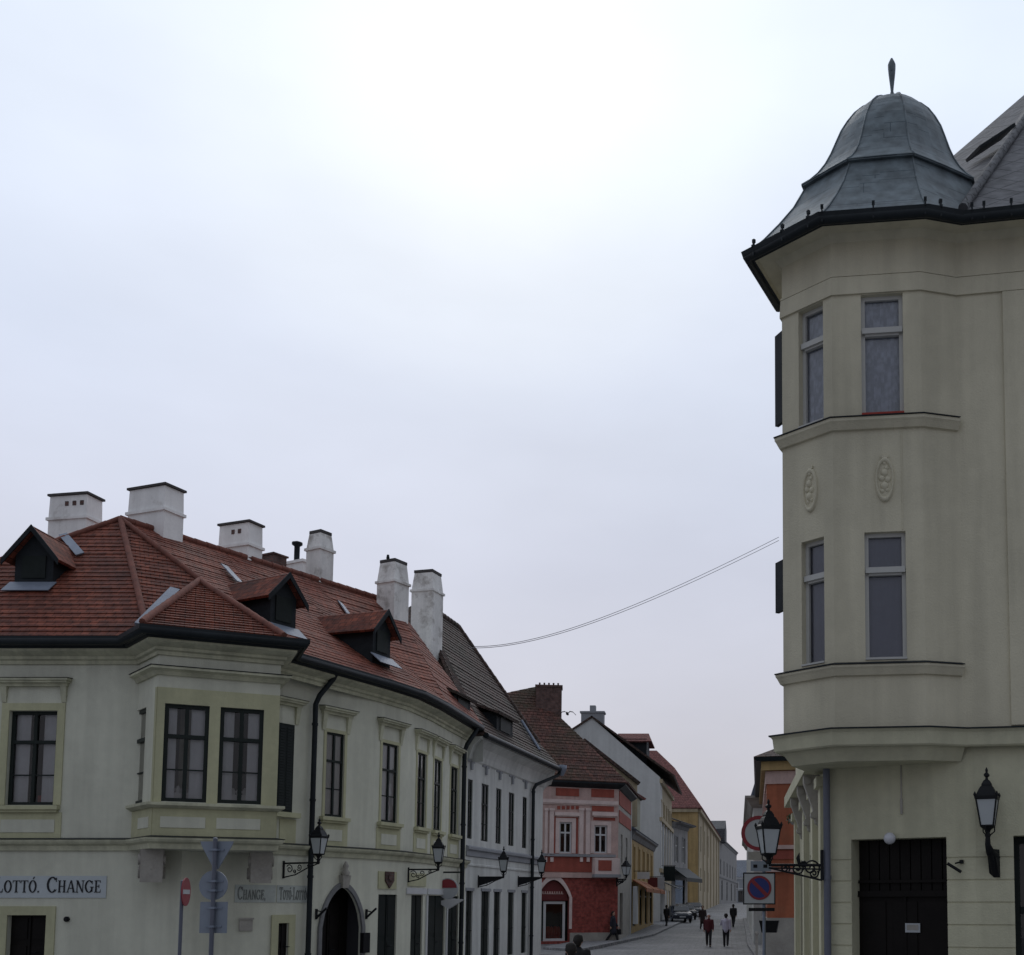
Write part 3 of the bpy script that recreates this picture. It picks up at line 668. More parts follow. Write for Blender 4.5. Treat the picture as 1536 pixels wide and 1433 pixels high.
# corbels under the oriel
for (x, y), sc_ in (((-12.72, 25.1), 1), ((-10.78, 26.2), 1)):
    k = MB(); f_ = frame_at((x, y), 26)
    k.prism(frame_at((x, y), 26 + 90), [(-.45, 2.7), (.0, 2.74), (.1, 2.86), (.2, 2.92), (.27, 3.06), (.36, 3.1), (.40, 3.42), (-.45, 3.42)], -.22, .22)
    for q_ in (-.24, .18): k.taper(f_, (q_, q_ + .06, -.05, .30), (q_, q_ + .06, -.05, .44), 2.95, 3.4)
    k.lathe(f_.P(0, .36, 3.0), [(.02, -.1), (.09, -.05), (.11, .02), (.06, .1)], 10)
    k.tube([f_.P(-.27, .30, 3.2), f_.P(.27, .30, 3.2)], .12, 10); k.tube([f_.P(-.27, -.05, 2.92), f_.P(.27, -.05, 2.92)], .13, 10)
    k.build('corbel', M['stone'], H1)
# cornice, fascia, gutter
eave = [(-20.6, 25.45)] + BAY[:3] + [(-10.75, 26.6), Bp[2], Bp[3], Bp[4], Bp[5]]
k = MB(); k.sweep(eave, [(0, 7.66), (.05, 7.66), (.05, 7.74), (.11, 7.77), (.11, 7.83), (.22, 7.88), (.30, 7.92), (.30, 7.97), (0, 8.0)]); k.build('cornice', M['cornice'], H1)
k = MB(); k.sweep(eave, [(0, 7.995), (.34, 7.975), (.36, 8.03), (.36, 8.1), (0, 8.1)]); k.build('soffit', M['gutter'], H1)
k = MB()
gp = gutter_pts(eave, .46, 8.1)
k.tube(gp, .10, 10); k.sweep(eave, [(.36, 8.02), (.54, 8.10), (.54, 8.2), (.36, 8.2)]); k.build('gutter', M['gutter'], H1)
# downpipes
def pipe_at(fr, px, y0, ztop, out=.46):
    s = fr.s(px, 1250, .14); P = fr.P
    return [P(s + .35, out, ztop), P(s + .3, out - .06, ztop - .18), P(s + .06, .2, ztop - .62), P(s, .14, ztop - .85), P(s, .14, .1)]
downpipe(H1, pipe_at(L0, 467.5, 0, 8.05), .065)
downpipe(H1, pipe_at(L3, 694.5, 0, 8.05), .075)

# roof
AP = Vector((-16.05, 29.25, 12.35)); RE = Vector((-11.2, 37.75, 12.35)); ZR = 8.2
E2 = Vector((-10.35, 26.5, ZR)); E1 = Vector((-12.95, 24.95, ZR))
eb = [E2, Vector((-8.98, 29.9, ZR)), Vector((-8.52, 31.4, ZR)), Vector((-8.32, 33.2, ZR)), Vector((-8.18, 37.75, ZR))]
WL = Vector((-21.0, 24.95, ZR)); BK1 = Vector((-19.6, 42.2, ZR)); BK0 = Vector((-21.0, 33.0, ZR))
r = MB()
r.tiles([WL, E1, AP], .2, .022); r.tiles([E1, E2, AP], .2, .022)
rp = [AP.lerp(RE, t) for t in (0, .32, .5, .62, 1)]
rb = MB()
for i in range(4): rb.tiles([eb[i], eb[i + 1], rp[i + 1]], .2, .014); rb.tiles([eb[i], rp[i + 1], rp[i]], .2, .014)
r.slab([AP, RE, BK1, BK0], .12); r.slab([WL, AP, BK0], .12)
ro = r.build('roof', M['tile'], H1); rb.build('roof', M['tile_b'], H1)
k = MB(); k.face([RE, eb[4], (eb[4].x, eb[4].y, 7), (-19.6, 42.2, 7), BK1]); k.build('gable_wall', M['wall_grey'], H1)
# oriel roof
pk = onplane(296, 878, *plane_of(E1, E2, AP)) + Vector((.1, -.1, .05))
bo = gutter_pts(BAY[:3], .46, ZR)
vl = Vector((-12.98, 24.98, ZR)); lf, rf = bo[1], bo[2]
k = MB(); k.tiles([lf, rf, pk]); k.tiles([vl, lf, pk]); k.slab([rf, E2 + Vector((.1, .6, .02)), pk], .1); bro = k.build('oriel_roof', M['tile'], H1)
for a, b in ((AP, E1), (AP, E2), (AP, WL)): ridge_tiles(ro, a + Vector((0, 0, .05)), b + Vector((0, 0, .05)))
ridge_tiles(ro, AP + Vector((0, 0, .04)), RE + Vector((0, 0, .04)), .10)
ridge_tiles(bro, pk + Vector((0, 0, .04)), lf + Vector((0, 0, .06)), .08); ridge_tiles(bro, pk + Vector((0, 0, .04)), rf + Vector((0, 0, .06)), .08)
pA = plane_of(E1, E2, AP); q0 = onplane(262, 890, *pA); q1 = onplane(209, 944, *pA)
k = MB(); t = (q1 - q0).normalized(); sd_ = t.cross(pA[1]).normalized() * .11; nn = pA[1] if pA[1].z > 0 else -pA[1]
k.slab([q0 - sd_ + nn * .14, q0 + sd_ + nn * .14, q1 + sd_ + nn * .14, q1 - sd_ + nn * .14], .06); k.build('valley_flashing', M['zinc'], ro)
# dormers
PA = plane_of(WL, E1, AP); PB = plane_of(eb[0], rp[2], AP)
o = onplane(50, 878, *PA); dormer(H1, o, 0, .92, o.z + .05, .72, 1.28, 1.6)
pb = plane_of(eb[0], eb[1], rp[1])
o = onplane(424, 943, *pb); dormer(H1, o, 63, .80, o.z + .05, .82, 1.28, 2.0)
o = onplane(572, 988, *plane_of(eb[2], eb[3], rp[3])); dormer(H1, o, 72, .80, o.z + .05, .78, 1.22, 2.0)
for (x0, y0, x1, y1), pl_ in (((96, 806, 122, 836), PA), ((334, 852, 358, 878), pb), ((508, 907, 527, 934), plane_of(eb[2], eb[3], rp[3]))):
    n_ = pl_[1] if pl_[1].z > 0 else -pl_[1]; a, b = onplane(x0, y0, *pl_) + n_ * .1, onplane(x1, y1, *pl_) + n_ * .1; sd_ = (b - a).normalized().cross(n_) * .1
    k = MB(); k.slab([a - sd_, a + sd_, b + sd_, b - sd_], .03); k.build('dormer_flashing', M['zinc'], H1)
# chimneys
chimney(H1, (75, 155), 31.6, 1.22, .62, -10, 744, 9, holes=3)
chimney(H1, (193, 278), 30.4, 1.30, .66, -20, 733, 9.5)
chimney(H1, (326, 398), 33.0, 1.13, .56, -20, 786, 9.5, holes=2)
chimney(H1, (463, 499), 35.2, .60, .56, -27, 799, 9.5, m='white_dirty', taper=.82, band=.34, over=-.05)
chimney(H1, (570, 611), 36.8, .74, .70, -25, 843, 9, m='white_dirty', taper=.84, band=.42, over=-.05)
p = at(452, 848, 36.6); f_ = frame_at((p.x, p.y), -27); k = MB(); k.box(f_, -.55, .5, -.4, .4, 10, p.z); k.box(f_, -.6, .55, -.45, .45, p.z - .06, p.z + .03); k.build('chimney', M['white'], H1)
p = at(411, 836, 35.0); f_ = frame_at((p.x, p.y), -27); k = MB(); k.box(f_, -.28, .28, -.25, .25, 10.5, p.z); k.box(f_, -.32, .32, -.3, .3, p.z, p.z + .05); k.build('chimney', M['brick_ch'], H1)
p = at(446, 812, 36.4); k = MB(); k.lathe((p.x, p.y, 0), [(.09, 12), (.09, 12.95), (.14, 13.0), (.14, 13.1), (.09, 13.15), (.09, p.z - .18), (.17, p.z - .12), (.17, p.z - .05), (.03, p.z)], 12); k.build('flue', M['gutter'], H1)
p = at(582, 833, 36.8); k = MB(); k.lathe((p.x, p.y, p.z - .35), [(.03, 0), (.03, .2), (.06, .24), (.04, .36)], 8); k.build('flue', M['gutter'], H1)

# doors, gate, shop openings
door_leaf(H1, LA, da, db, .15, dtop, panels=2)
k = MB()
for a, b, fr, z in ((da, db, LA, dtop), (dd0, dd1, L0, ddz)):
    k.box(fr, a - .2, a, 0, .03, 0, z + .2); k.box(fr, b, b + .2, 0, .03, 0, z + .2); k.box(fr, a, b, 0, .03, z, z + .2)
k.build('door_surround', M['olive'], H1)
door_leaf(H1, L0, dd0, dd1, .2, ddz, .07, panels=1)
gd = door_leaf(H1, L0, ga, gb, .05, gz + .02, .5, panels=4, rows=4, name='gate')
k = MB(); arch_o = []
for i in range(20):
    (t0, y0), (t1, y1) = gate_arch[i], gate_arch[i + 1]; c_ = (ga + gb) / 2
    def ex(t, y): s_ = ga + (gb - ga) * t; return (c_ + (s_ - c_) * 1.16, gs + (y - gs) * 1.13)
    p0, p1 = (ga + (gb - ga) * t0, y0), (ga + (gb - ga) * t1, y1); k.prism(L0, [p0, p1, ex(t1, y1), ex(t0, y0)], 0, .06)
cx_ = (ga + gb) / 2
for sg in (-1, 1): x0, x1 = sorted((cx_ + sg * (gb - ga) / 2, cx_ + sg * (gb - ga) / 2 * 1.16)); k.box(L0, x0, x1, 0, .06, .1, gs)
gsu = k.build('gate_surround', M['shade'], H1)
k = MB(); k.taper(L0, (cx_ - .1, cx_ + .1, 0, .12), (cx_ - .14, cx_ + .14, 0, .16), gz - .02, gz + .3); k.lathe(L0.P(cx_, .1, gz + .3), [(.09, 0), (.11, .08), (.05, .16), (.08, .24), (.02, .36)], 10); k.build('keystone', M['stone'], gsu)
for fr, a, b in ((L1, max(.08, dr[0]), dr[1]), (L2, e4[0], min(L2.L - .06, e4[1])), (L3, max(.1, e5[0]), e5[1]), (L3, *e6)):
    door_leaf(H1, fr, a, b, .1, drz, .07, m='shutter', panels=2, rows=2)
k = MB()
for fr, x in ((L3, 638.5), (L3, 668.8)): s_ = fr.s(x, 1390); k.box(fr, s_ - .05, s_ + .05, 0, .05, .1, drz)
k.box(L2, .2, L2.L - .05, 0, .04, drz + .03, drz + .2); k.box(L3, .05, e5[1] + .1, 0, .04, drz + .03, drz + .2); k.build('shop_trim', M['whitepaint'], H1)
s0 = L1.s(567, 1310); s1 = L1.s(594, 1310); pan.box(L1, max(.05, s0), s1, 0, .03, drz + .15, drz + .62); pan.box(L2, .3, L2.L - .1, 0, .03, drz + .25, drz + .62)
# emblem above the door
k = MB(); sc_, zc = (s0 + s1) / 2 + .05, drz + .42
k.prism(L1, [(sc_ - .2, zc + .2), (sc_ - .2, zc - .05), (sc_, zc - .25), (sc_ + .2, zc - .05), (sc_ + .2, zc + .2)], .03, .07); k.disc(L1, sc_, zc + .05, .1, .07, .1); k.build('crest', M['brick_ch'], H1)

# signs painted on the walls
T1 = thing('shop_sign', 'white painted band lettered Lottó, Change on the wall above the ground-floor door', 'sign', LA.P(LA.s(80, 1330), 0, LA.z(80, 1330)))
bz0, bz1 = LA.z(80, 1347), LA.z(80, 1314)
k = MB(); k.box(LA, LA.s(-70, 1330), LA.s(160, 1330), .004, .018, bz0, bz1); k.build('band', M['band'], T1)
k = MB(); big, sm = .345, .27
text([('L', big), ('O', sm), ('T', sm), ('T', sm), ('Ó', sm), ('.', sm), (' ', .45), ('C', big), ('H', sm), ('A', sm), ('N', sm), ('G', sm), ('E', sm)], LA, LA.s(-6.5, 1330), bz0 + .12, .018, k, .80, gap=.035)
k.build('lettering', M['lettering'], T1)
T2 = thing('shop_sign', 'worn faded band lettered Change, Totó-Lottó beside the drainpipe', 'sign', L0.P(L0.s(410, 1340), 0, L0.z(410, 1340)))
q0, q1 = L0.z(415, 1354), L0.z(415, 1328); s0, s1 = LC.s(352, 1340), L0.s(463, 1340)
k = MB(); k.box(LC, s0, LC.L - .02, .004, .016, q0, q1); k.box(L0, .01, s1, .004, .016, q0, q1); k.build('band', M['band_dirty'], T2)
k = MB(); f_ = Fr(LC.P(s0, .012, 0)[:2], L0.P(s1, .012, 0)[:2])
text([('C', .30), ('H', .23), ('A', .23), ('N', .23), ('G', .23), ('E', .23), (',', .23), (' ', .2)], LC, s0 + .06, q0 + .07, .016, k, .50, gap=.05)
text([('T', .30), ('O', .23), ('T', .23), ('Ó', .23), ('-', .23), ('L', .30), ('O', .23), ('T', .23), ('T', .23), ('Ó', .23)], L0, .08, q0 + .07, .016, k, .43, gap=.05)
k.build('lettering', M['letter_faded'], T2)
# small things on the walls
k = MB(); s_ = LC.s(368, 1388); z = LC.z(368, 1388); k.box(LC, s_ - .16, s_ + .16, 0, .04, z - .13, z + .15); k.box(LC, s_ - .18, s_ + .18, .04, .06, z + .13, z + .17)
tag(k.build('letter_box', M['stone']), 'small grey letter box on the corner wall under the faded sign', 'letter box')
k = MB(); s_ = LA.s(101, 1379); z = LA.z(101, 1379); k.disc(LA, s_, z, .06, 0, .05, 14); k.disc(LA, s_, z, .035, .05, .09, 14); tag(k.build('bell', M['iron']), 'small round dark bell on the wall right of the left door', 'bell')
for i, (fr, px, lab) in enumerate(((L0, 474, 'small black flag holder bracket on the left of the arched gate'), (L0, 549, 'small black flag holder bracket on the right of the arched gate'))):
    k = MB(); s_ = fr.s(px, 1370); z = fr.z(px, 1372); k.box(fr, s_ - .03, s_ + .03, 0, .03, z - .12, z + .14); k.tube([fr.P(s_, .02, z - .08), fr.P(s_ + .05, .3, z + .16)], .03, 8); k.tube([fr.P(s_, .02, z + .1), fr.P(s_ + .02, .2, z + .06)], .015, 6)
    tag(k.build('flag_holder', M['iron']), lab, 'bracket', 'flag holders beside the gate')
k = MB(); s_ = L0.s(545, 1412); z = L0.z(545, 1412); k.box(L0, s_ - .12, s_ + .12, .0, .12, z - .3, z + .22); tag(k.build('post_box', M['black']), 'narrow black box fixed to the wall at the right foot of the arched gate', 'box')
# hanging round shop sign
T3 = thing('hanging_sign', 'round red and white shop sign hanging over the dark shop doors', 'sign', L3.P(L3.s(672, 1330), 0, 3))
f_ = Fr(*[tuple(at(x, 1330, 35.0)[:2]) for x in (662, 688)]); z = f_.z(672, 1333); c_ = f_.s(672, 1333)
k = MB(); k.disc(f_, c_, z, .32, 0, .06); k.build('disc', M['sign_white'], T3)
k = MB(); k.prism(f_, [(c_ + .28 * math.cos(a), z + .02 + .27 * math.sin(a)) for a in [PI * i / 12 for i in range(13)]], .06, .075); k.build('emblem', M['sign_red'], T3)
k = MB(); k.tube([f_.P(c_ - .2, .03, z + .3), f_.P(c_ - .2, .03, z + .5)], .02, 6); k.tube([f_.P(c_ - .9, -.1, z + .5), f_.P(c_ + .45, .03, z + .5)], .025, 6); k.build('bracket', M['iron'], T3)
k = MB(); k.prism(f_, [(c_ + .1, z - .3), (c_ + .5, z - .34), (c_ + .05, z - .62), (c_ - .35, z - .42)], -.1, .05); tag(k.build('awning_sign', M['whitepaint']), 'small white slanted board hanging under the round red shop sign', 'sign')

# ================================================================== GREY HOUSE
G = Fr((-8.66, 37.6), (-7.62, 46.8)); H2 = thing('grey_house', 'plain grey two-storey house with steep old brown roof behind the corner house', 'house', (-9, 42, 0))
wm = MB(); ups = []; lows = []
for a, b in ((698.8, 708.6), (722, 732.6), (744, 752), (763, 771.4), (784, 790.5)): ups.append((max(.1, G.s(a, 1210)), G.s(b, 1210), 4.42, 6.42))
for a, b in ((698.4, 708.4), (721.5, 733.6), (740.5, 750), (761.5, 770.5), (782, 789.5)): lows.append((max(.1, G.s(a, 1385)), G.s(b, 1385), .35, 2.68))
wall(wm, G, 0, G.L, 0, 8, ups + lows, dep=.07)
ret = Fr((-7.62, 46.8), (-8.6, 52)); wall(wm, ret, 0, ret.L, 0, 8, []);
for p, q in (((-8.6, 52), (-16, 51)), ((-16, 51), (-17, 39)), ): wm.face([(p[0], p[1], 0), (q[0], q[1], 0), (q[0], q[1], 8), (p[0], p[1], 8)])
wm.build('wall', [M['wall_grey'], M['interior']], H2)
for i, (a, b, c, d) in enumerate(ups):
    wo = window(H2, G, a, b, c, d, dep=.07, trans=.64, fw=.055, fd=.032, cw=.5, curtain='curtain2' if i in (1, 3) else 'curtain', bars=(.3,))
    k = MB(); m_ = (a + b) / 2; k.box(G, m_ - .07, m_ + .07, 0, .07, 6.75, 7.05); k.box(G, m_ - .35, m_ + .35, 0, .03, 7.0, 7.1); k.build('bracket_ornament', M['grey_trim'], wo)
for i, (a, b, c, d) in enumerate(lows):
    o_ = door_leaf(H2, G, a, b, c, d, .07, m='shutter', panels=2, rows=3, name='door')
    k = MB(); k.box(G, a - .08, b + .08, 0, .03, d, d + .1); k.build('lintel', M['grey_trim'], o_)
k = MB(); k.sweep([G.p, (-7.62, 46.8), (-8.6, 52)], [(0, 3.82), (.05, 3.85), (.05, 4.02), (.12, 4.06), (.12, 4.14), (0, 4.2)]); k.build('belt_course', M['grey_trim'], H2)
k = MB(); k.sweep([G.p, (-7.62, 46.8)], [(0, 3.52), (.03, 3.52), (.03, 3.58), (0, 3.6)]); k.build('belt_course', M['wall_grey'], H2)
k = MB(); k.sweep([G.p, (-7.62, 46.8), (-8.6, 52)], [(0, 7.05), (.06, 7.1), (.1, 7.3), (.2, 7.55), (.4, 7.72), (.5, 7.75), (.5, 7.83), (0, 7.83)]); k.build('cornice', M['wall_grey'], H2)
k = MB(); gp = gutter_pts([G.p, (-7.62, 46.8)], .62, 7.86); k.tube([gp[0], gp[1], G.P(G.L + .5, .62, 7.86)], .1, 10); k.build('gutter', M['gutter'], H2)
s_ = G.s(798.5, 1300, .12); downpipe(H2, [G.P(G.L + .35, .62, 7.8), G.P(G.L + .3, .55, 7.6), G.P(s_ + .1, .2, 7.0), G.P(s_, .12, 6.8), G.P(s_, .12, .1)], .07)
k = MB(); k.lathe(G.P(G.L + .45, .66, 7.85), [(.08, -.25), (.2, 0), (.22, .18), (.1, .2)], 12); k.build('rain_head', M['zinc'], H2)
# steep roof, hipped at the near end
rz = 13.94; RF = G.P(G.L + .1, -3.8, rz); RN = G.P(4.95, -3.8, rz)
r = MB(); e0 = G.P(-.0, .62, 7.9); e1 = G.P(G.L + .55, .62, 7.9); k0 = G.P(0.4, -.35, 9.0); k1 = G.P(G.L + .45, -.35, 9.0)
r.tiles([e0, e1, k1, k0], .22, .022); r.tiles([k0, k1, RF, RN], .22, .022)
bk0, bk1 = G.P(-1.0, -8, 8), G.P(G.L + .5, -8.5, 8)
r.slab([RN, RF, bk1, bk0], .12); r.slab([e0, k0, RN], .12); r.slab([e0, RN, bk0], .12)
r.face([e1, bk1, RF, k1]); H2r = r.build('roof', M['tile_dark'], H2)
ridge_tiles(H2r, RN + Vector((0, 0, .03)), RF + Vector((0, 0, .03)), .12, 'tile_dark'); ridge_tiles(H2r, RF + Vector((0, 0, .03)), k1 + Vector((0, 0, .03)), .1, 'tile_dark')
PG = plane_of(k0, k1, RF)
for px, py, w_ in ((693, 1082, 1.5), (757, 1108, 1.9)):
    o = onplane(px, py, *PG); dormer(H2, o, 83.5, w_, o.z + .1, .72, 1.5, 1.9, roofm='tile_dark', shed=True, fl=False)
k = MB(); a, b = onplane(779, 1084, *PG), onplane(806, 1128, *PG); n_ = PG[1] if PG[1].z > 0 else -PG[1]; k.tube([a + n_ * .12, b + n_ * .12], .07, 6); k.build('flashing', M['zinc'], H2)
chimney(H2, (621, 663), 40.3, .84, .78, -14, 859, 8.5, m='white_dirty', taper=.84, band=.42, over=-.05)

# ================================================================== RED HOUSE
R = Fr((-10.9, 61.9), (-6.13, 64)); RS = Fr((-6.13, 64), (-6.1, 72)); H3 = thing('red_house', 'small red and pink gabled-roof shop house with an arched shop window', 'house', (-8, 64, ground_z(64)))
def U(u): return 800 + u / 4.889
def Vv(v): return 1140 + v / 4.889
def rs(u, v=600): return R.s(U(u), Vv(v))
def rz_(u, v): return R.z(U(u), Vv(v))
RZE = rz_(350, 172)
def rb_(mb, u0, v0, u1, v1, d0, d1): mb.box(R, rs(u0, v0), rs(u1, v0), d0, d1, rz_(u0, v1), rz_(u0, v0))
W1 = (rs(190), rs(282), rz_(230, 685), rz_(230, 455)); W2 = (rs(446), rs(542), rz_(490, 685), rz_(490, 480))
ax0, ax1 = rs(28, 1100), rs(262, 1100); atop, aspr, abot = rz_(140, 880), rz_(140, 1010), rz_(140, 1330)
arch = [(i / 16, aspr + (atop - aspr) * math.sin(PI * i / 16) ** .8 if 0 < i < 16 else aspr) for i in range(17)]
wm = MB(); wall(wm, R, -3, R.L, rz_(300, 850), RZE, [W1, W2], dep=.15)
for p, q in (((-6.1, 72), (-13, 75)), ((-13, 75), (-13.6, 61)),): wm.face([(p[0], p[1], 0), (q[0], q[1], 0), (q[0], q[1], RZE), (p[0], p[1], RZE)])
wm.build('wall', [M['pink'], M['interior']], H3)
wm = MB(); wall(wm, R, -3, R.L, 0, rz_(300, 850), [(ax0, ax1, abot, atop + .02, arch)], dep=.3, room=1.5); wm.build('ground_floor_wall', [M['brick'], M['interior']], H3)
wm = MB(); wall(wm, RS, 0, RS.L, 0, RZE, [(1.5, 2.6, 4.6, 6.3), (4.6, 5.7, 4.6, 6.3), (1.2, 3, .5, 2.9)], dep=.15); wm.build('side_wall', [M['stone'], M['interior']], H3)  # stone grey used here to paint the shade on this side
for a_, b_ in ((7.9, 8.7), (6.9, 7.6)): k = MB(); k.box(RS, .2, RS.L - .3, 0, .04, a_, b_); k.build('red_panel', M['red'], H3)
k = MB(); k.box(RS, RS.L - .25, RS.L, 0, .06, .2, RZE - .3); k.build('corner_strip', M['whitepaint'], H3)
rp_ = Multi('red_panel', M['red'], H3)
rb_(rp_, 165, 205, 335, 262, 0, .03); rb_(rp_, 425, 212, 592, 272, 0, .03); rb_(rp_, 430, 330, 590, 375, 0, .03)
rb_(rp_, 152, 425, 190, 692, 0, .02); rb_(rp_, 284, 425, 328, 692, 0, .02); rb_(rp_, 152, 415, 328, 450, 0, .022); rb_(rp_, 440, 420, 600, 442, 0, .02)
rb_(rp_, 85, 702, 428, 820, 0, .03)
for u0, u1 in ((84, 104), (118, 150), (335, 366), (384, 415)):
    k = MB(); rb_(k, u0, 370, u1, 690, 0, .10); rb_(k, u0 - 4, 355, u1 + 4, 372, 0, .14); rb_(k, u0 - 3, 690, u1 + 3, 700, 0, .14); rb_(k, u0 + 5, 715, u1 - 5, 748, .03, .1); k.build('pilaster', M['trim_pink'], H3)
k = MB(); rb_(k, 60, 285, 620, 312, 0, .12); rb_(k, 60, 312, 620, 322, 0, .06); k.build('frieze_moulding', M['trim_pink'], H3)
k = MB(); rb_(k, 155, 382, 335, 408, 0, .16); rb_(k, 165, 408, 325, 416, 0, .08); k.build('hood', M['trim_pink'], H3)
k = MB(); rb_(k, 428, 382, 612, 410, 0, .2); rb_(k, 440, 410, 600, 420, 0, .1); k.build('hood', M['trim_pink'], H3)
k = MB()
for i in range(5): u = 175 + i * 34; rb_(k, u, 338, u + 22, 362, 0, .04)
k.build('red_panel', M['red'], H3)
k = MB(); rb_(k, 60, 686, 600, 706, 0, .14); k.build('sill_band', M['grey_trim'], H3)
k = MB(); rb_(k, 40, 826, 600, 862, 0, .12); k.build('belt_course', M['pink'], H3)
for w_ in (W1, W2):
    wo = window(H3, R, *w_, dep=.15, fm='whitepaint', fw=.09, trans=.66, curtain=None); surround(wo, R, *w_, .22, .03, 'trim_pink')
for a in (1.5, 4.6): window(H3, RS, a, a + 1.1, 4.6, 6.3, fm='whitepaint', fw=.1)
# boxed balcony front
k = MB(); rb_(k, 432, 720, 612, 845, 0, .55); bo_ = k.build('balcony_box', M['trim_pink'], H3); k = MB(); rb_(k, 455, 738, 552, 815, .55, .57); k.build('red_panel', M['red'], bo_)
k = MB(); rb_(k, 425, 840, 618, 862, 0, .62); k.build('balcony_floor', M['grey_trim'], bo_)
# arched shop window
k = MB()
for i in range(16):
    (t0, y0), (t1, y1) = arch[i], arch[i + 1]; c_ = (ax0 + ax1) / 2
    ex = lambda t, y: (c_ + (ax0 + (ax1 - ax0) * t - c_) * 1.17, aspr + (y - aspr) * 1.3)
    k.prism(R, [(ax0 + (ax1 - ax0) * t0, y0), (ax0 + (ax1 - ax0) * t1, y1), ex(t1, y1), ex(t0, y0)], 0, .07)
hw = (ax1 - ax0) / 2
for sg in (-1, 1): x0, x1 = sorted((c_ + sg * hw, c_ + sg * hw * 1.17)); k.box(R, x0, x1, 0, .07, .9, aspr)
k.build('arch_surround', M['trim_pink'], H3)
k = MB(); ys = [rz_(140, 1032), rz_(140, 890)]; P = R.P
k.prism(R, [(ax0 + .03, ys[0]), (ax1 - .03, ys[0])] + [(ax0 + (ax1 - ax0) * t, y - .05) for t, y in reversed(arch) if 0 < t < 1 and y > ys[0]], -.25, -.12); aw = k.build('awning', M['shopred'], H3)
k = MB()
for i in range(9): s_ = rs(70, 970) + i * (rs(225, 970) - rs(70, 970)) / 9; k.box(R, s_, s_ + .06, -.12, -.105, rz_(140, 985), rz_(140, 965)); k.box(R, s_, s_ + .12, -.12, -.105, rz_(140, 985), rz_(140, 980))
k.build('ornament_strip', M['pink'], aw)
wo = window(H3, R, rs(80, 1180), rs(240, 1180), abot, rz_(140, 1038), dep=.28, fm='whitepaint', fw=.14, mull=False, trans=None, curtain=None, name='shop_window')
k = MB()
for i in range(5): s_ = rs(105 + i * 26, 1250); k.lathe(R.P(s_, -.7, abot + .1), [(.12, 0), (.16, .3), (.1, .6 + .1 * (i % 2)), (.02, .7)], 8)
k.build('window_display', M['redcloth'], wo)
k = MB(); k.box(R, ax0, rs(74, 1200), -.3, -.24, .2, rz_(40, 1035)); k.build('door', M['shutter'], H3)
k = MB(); k.box(R, -3, ax0 - .05, 0, .09, 0, rz_(300, 1268)); k.box(R, ax1 + .05, R.L + .05, 0, .09, 0, rz_(300, 1268)); k.build('stone_base', M['stone'], H3)
k = MB(); k.sweep([R.P(-3, 0, 0)[:2], R.P(R.L, 0, 0)[:2], (-6.1, 72)], [(0, RZE - .25), (.12, RZE - .2), (.4, RZE - .02), (.4, RZE + .08), (0, RZE + .1)]); k.build('eaves', M['gutter'], H3)
p0 = R.P(-3, .42, RZE + .1); p1 = R.P(R.L + .3, .42, RZE + .1); d_ = Vector((*R.n, 0)) * -1
pr = (p0, Vector((*R.n, 0)) * 1.15 + Vector((0, 0, 1)))
pp = lambda x, y: onplane(x, y, *pr)
k = MB(); t0, t1, t2, t3 = pp(735, 1045), pp(805, 1030), pp(842, 1078), pp(940, 1172)
k.tiles([p0, p1, t3, t2, t1, t0], .24, .022, .15); k.slab([t3, p1, (p1.x, 71.5, p1.z), (t3.x, 75.5, t3.z)], .1); k.slab([t2, t3, (t3.x, 75.5, t3.z), (t2.x, 73, t2.z)], .1)
k.slab([t0, t1, t1 + d_ * 7 - Vector((0, 0, 5)), t0 + d_ * 7 - Vector((0, 0, 5))], .1)
k.build('roof', M['tile_brown'], H3)
q = pp(822, 1062); f_ = frame_at((q.x, q.y + .3), 8); zt = at(822, 1029, q.y).z; k = MB(); k.box(f_, -.75, .75, -.5, .5, q.z - 1.5, zt); k.box(f_, -.8, .8, -.55, .55, zt - .1, zt + .02)
for i in range(5): k.lathe(f_.P(-.55 + .27 * i, 0, zt), [(.05, 0), (.05, .2), (.07, .22), (.03, .24)], 6)
k.build('chimney', M['brick_ch'], H3)

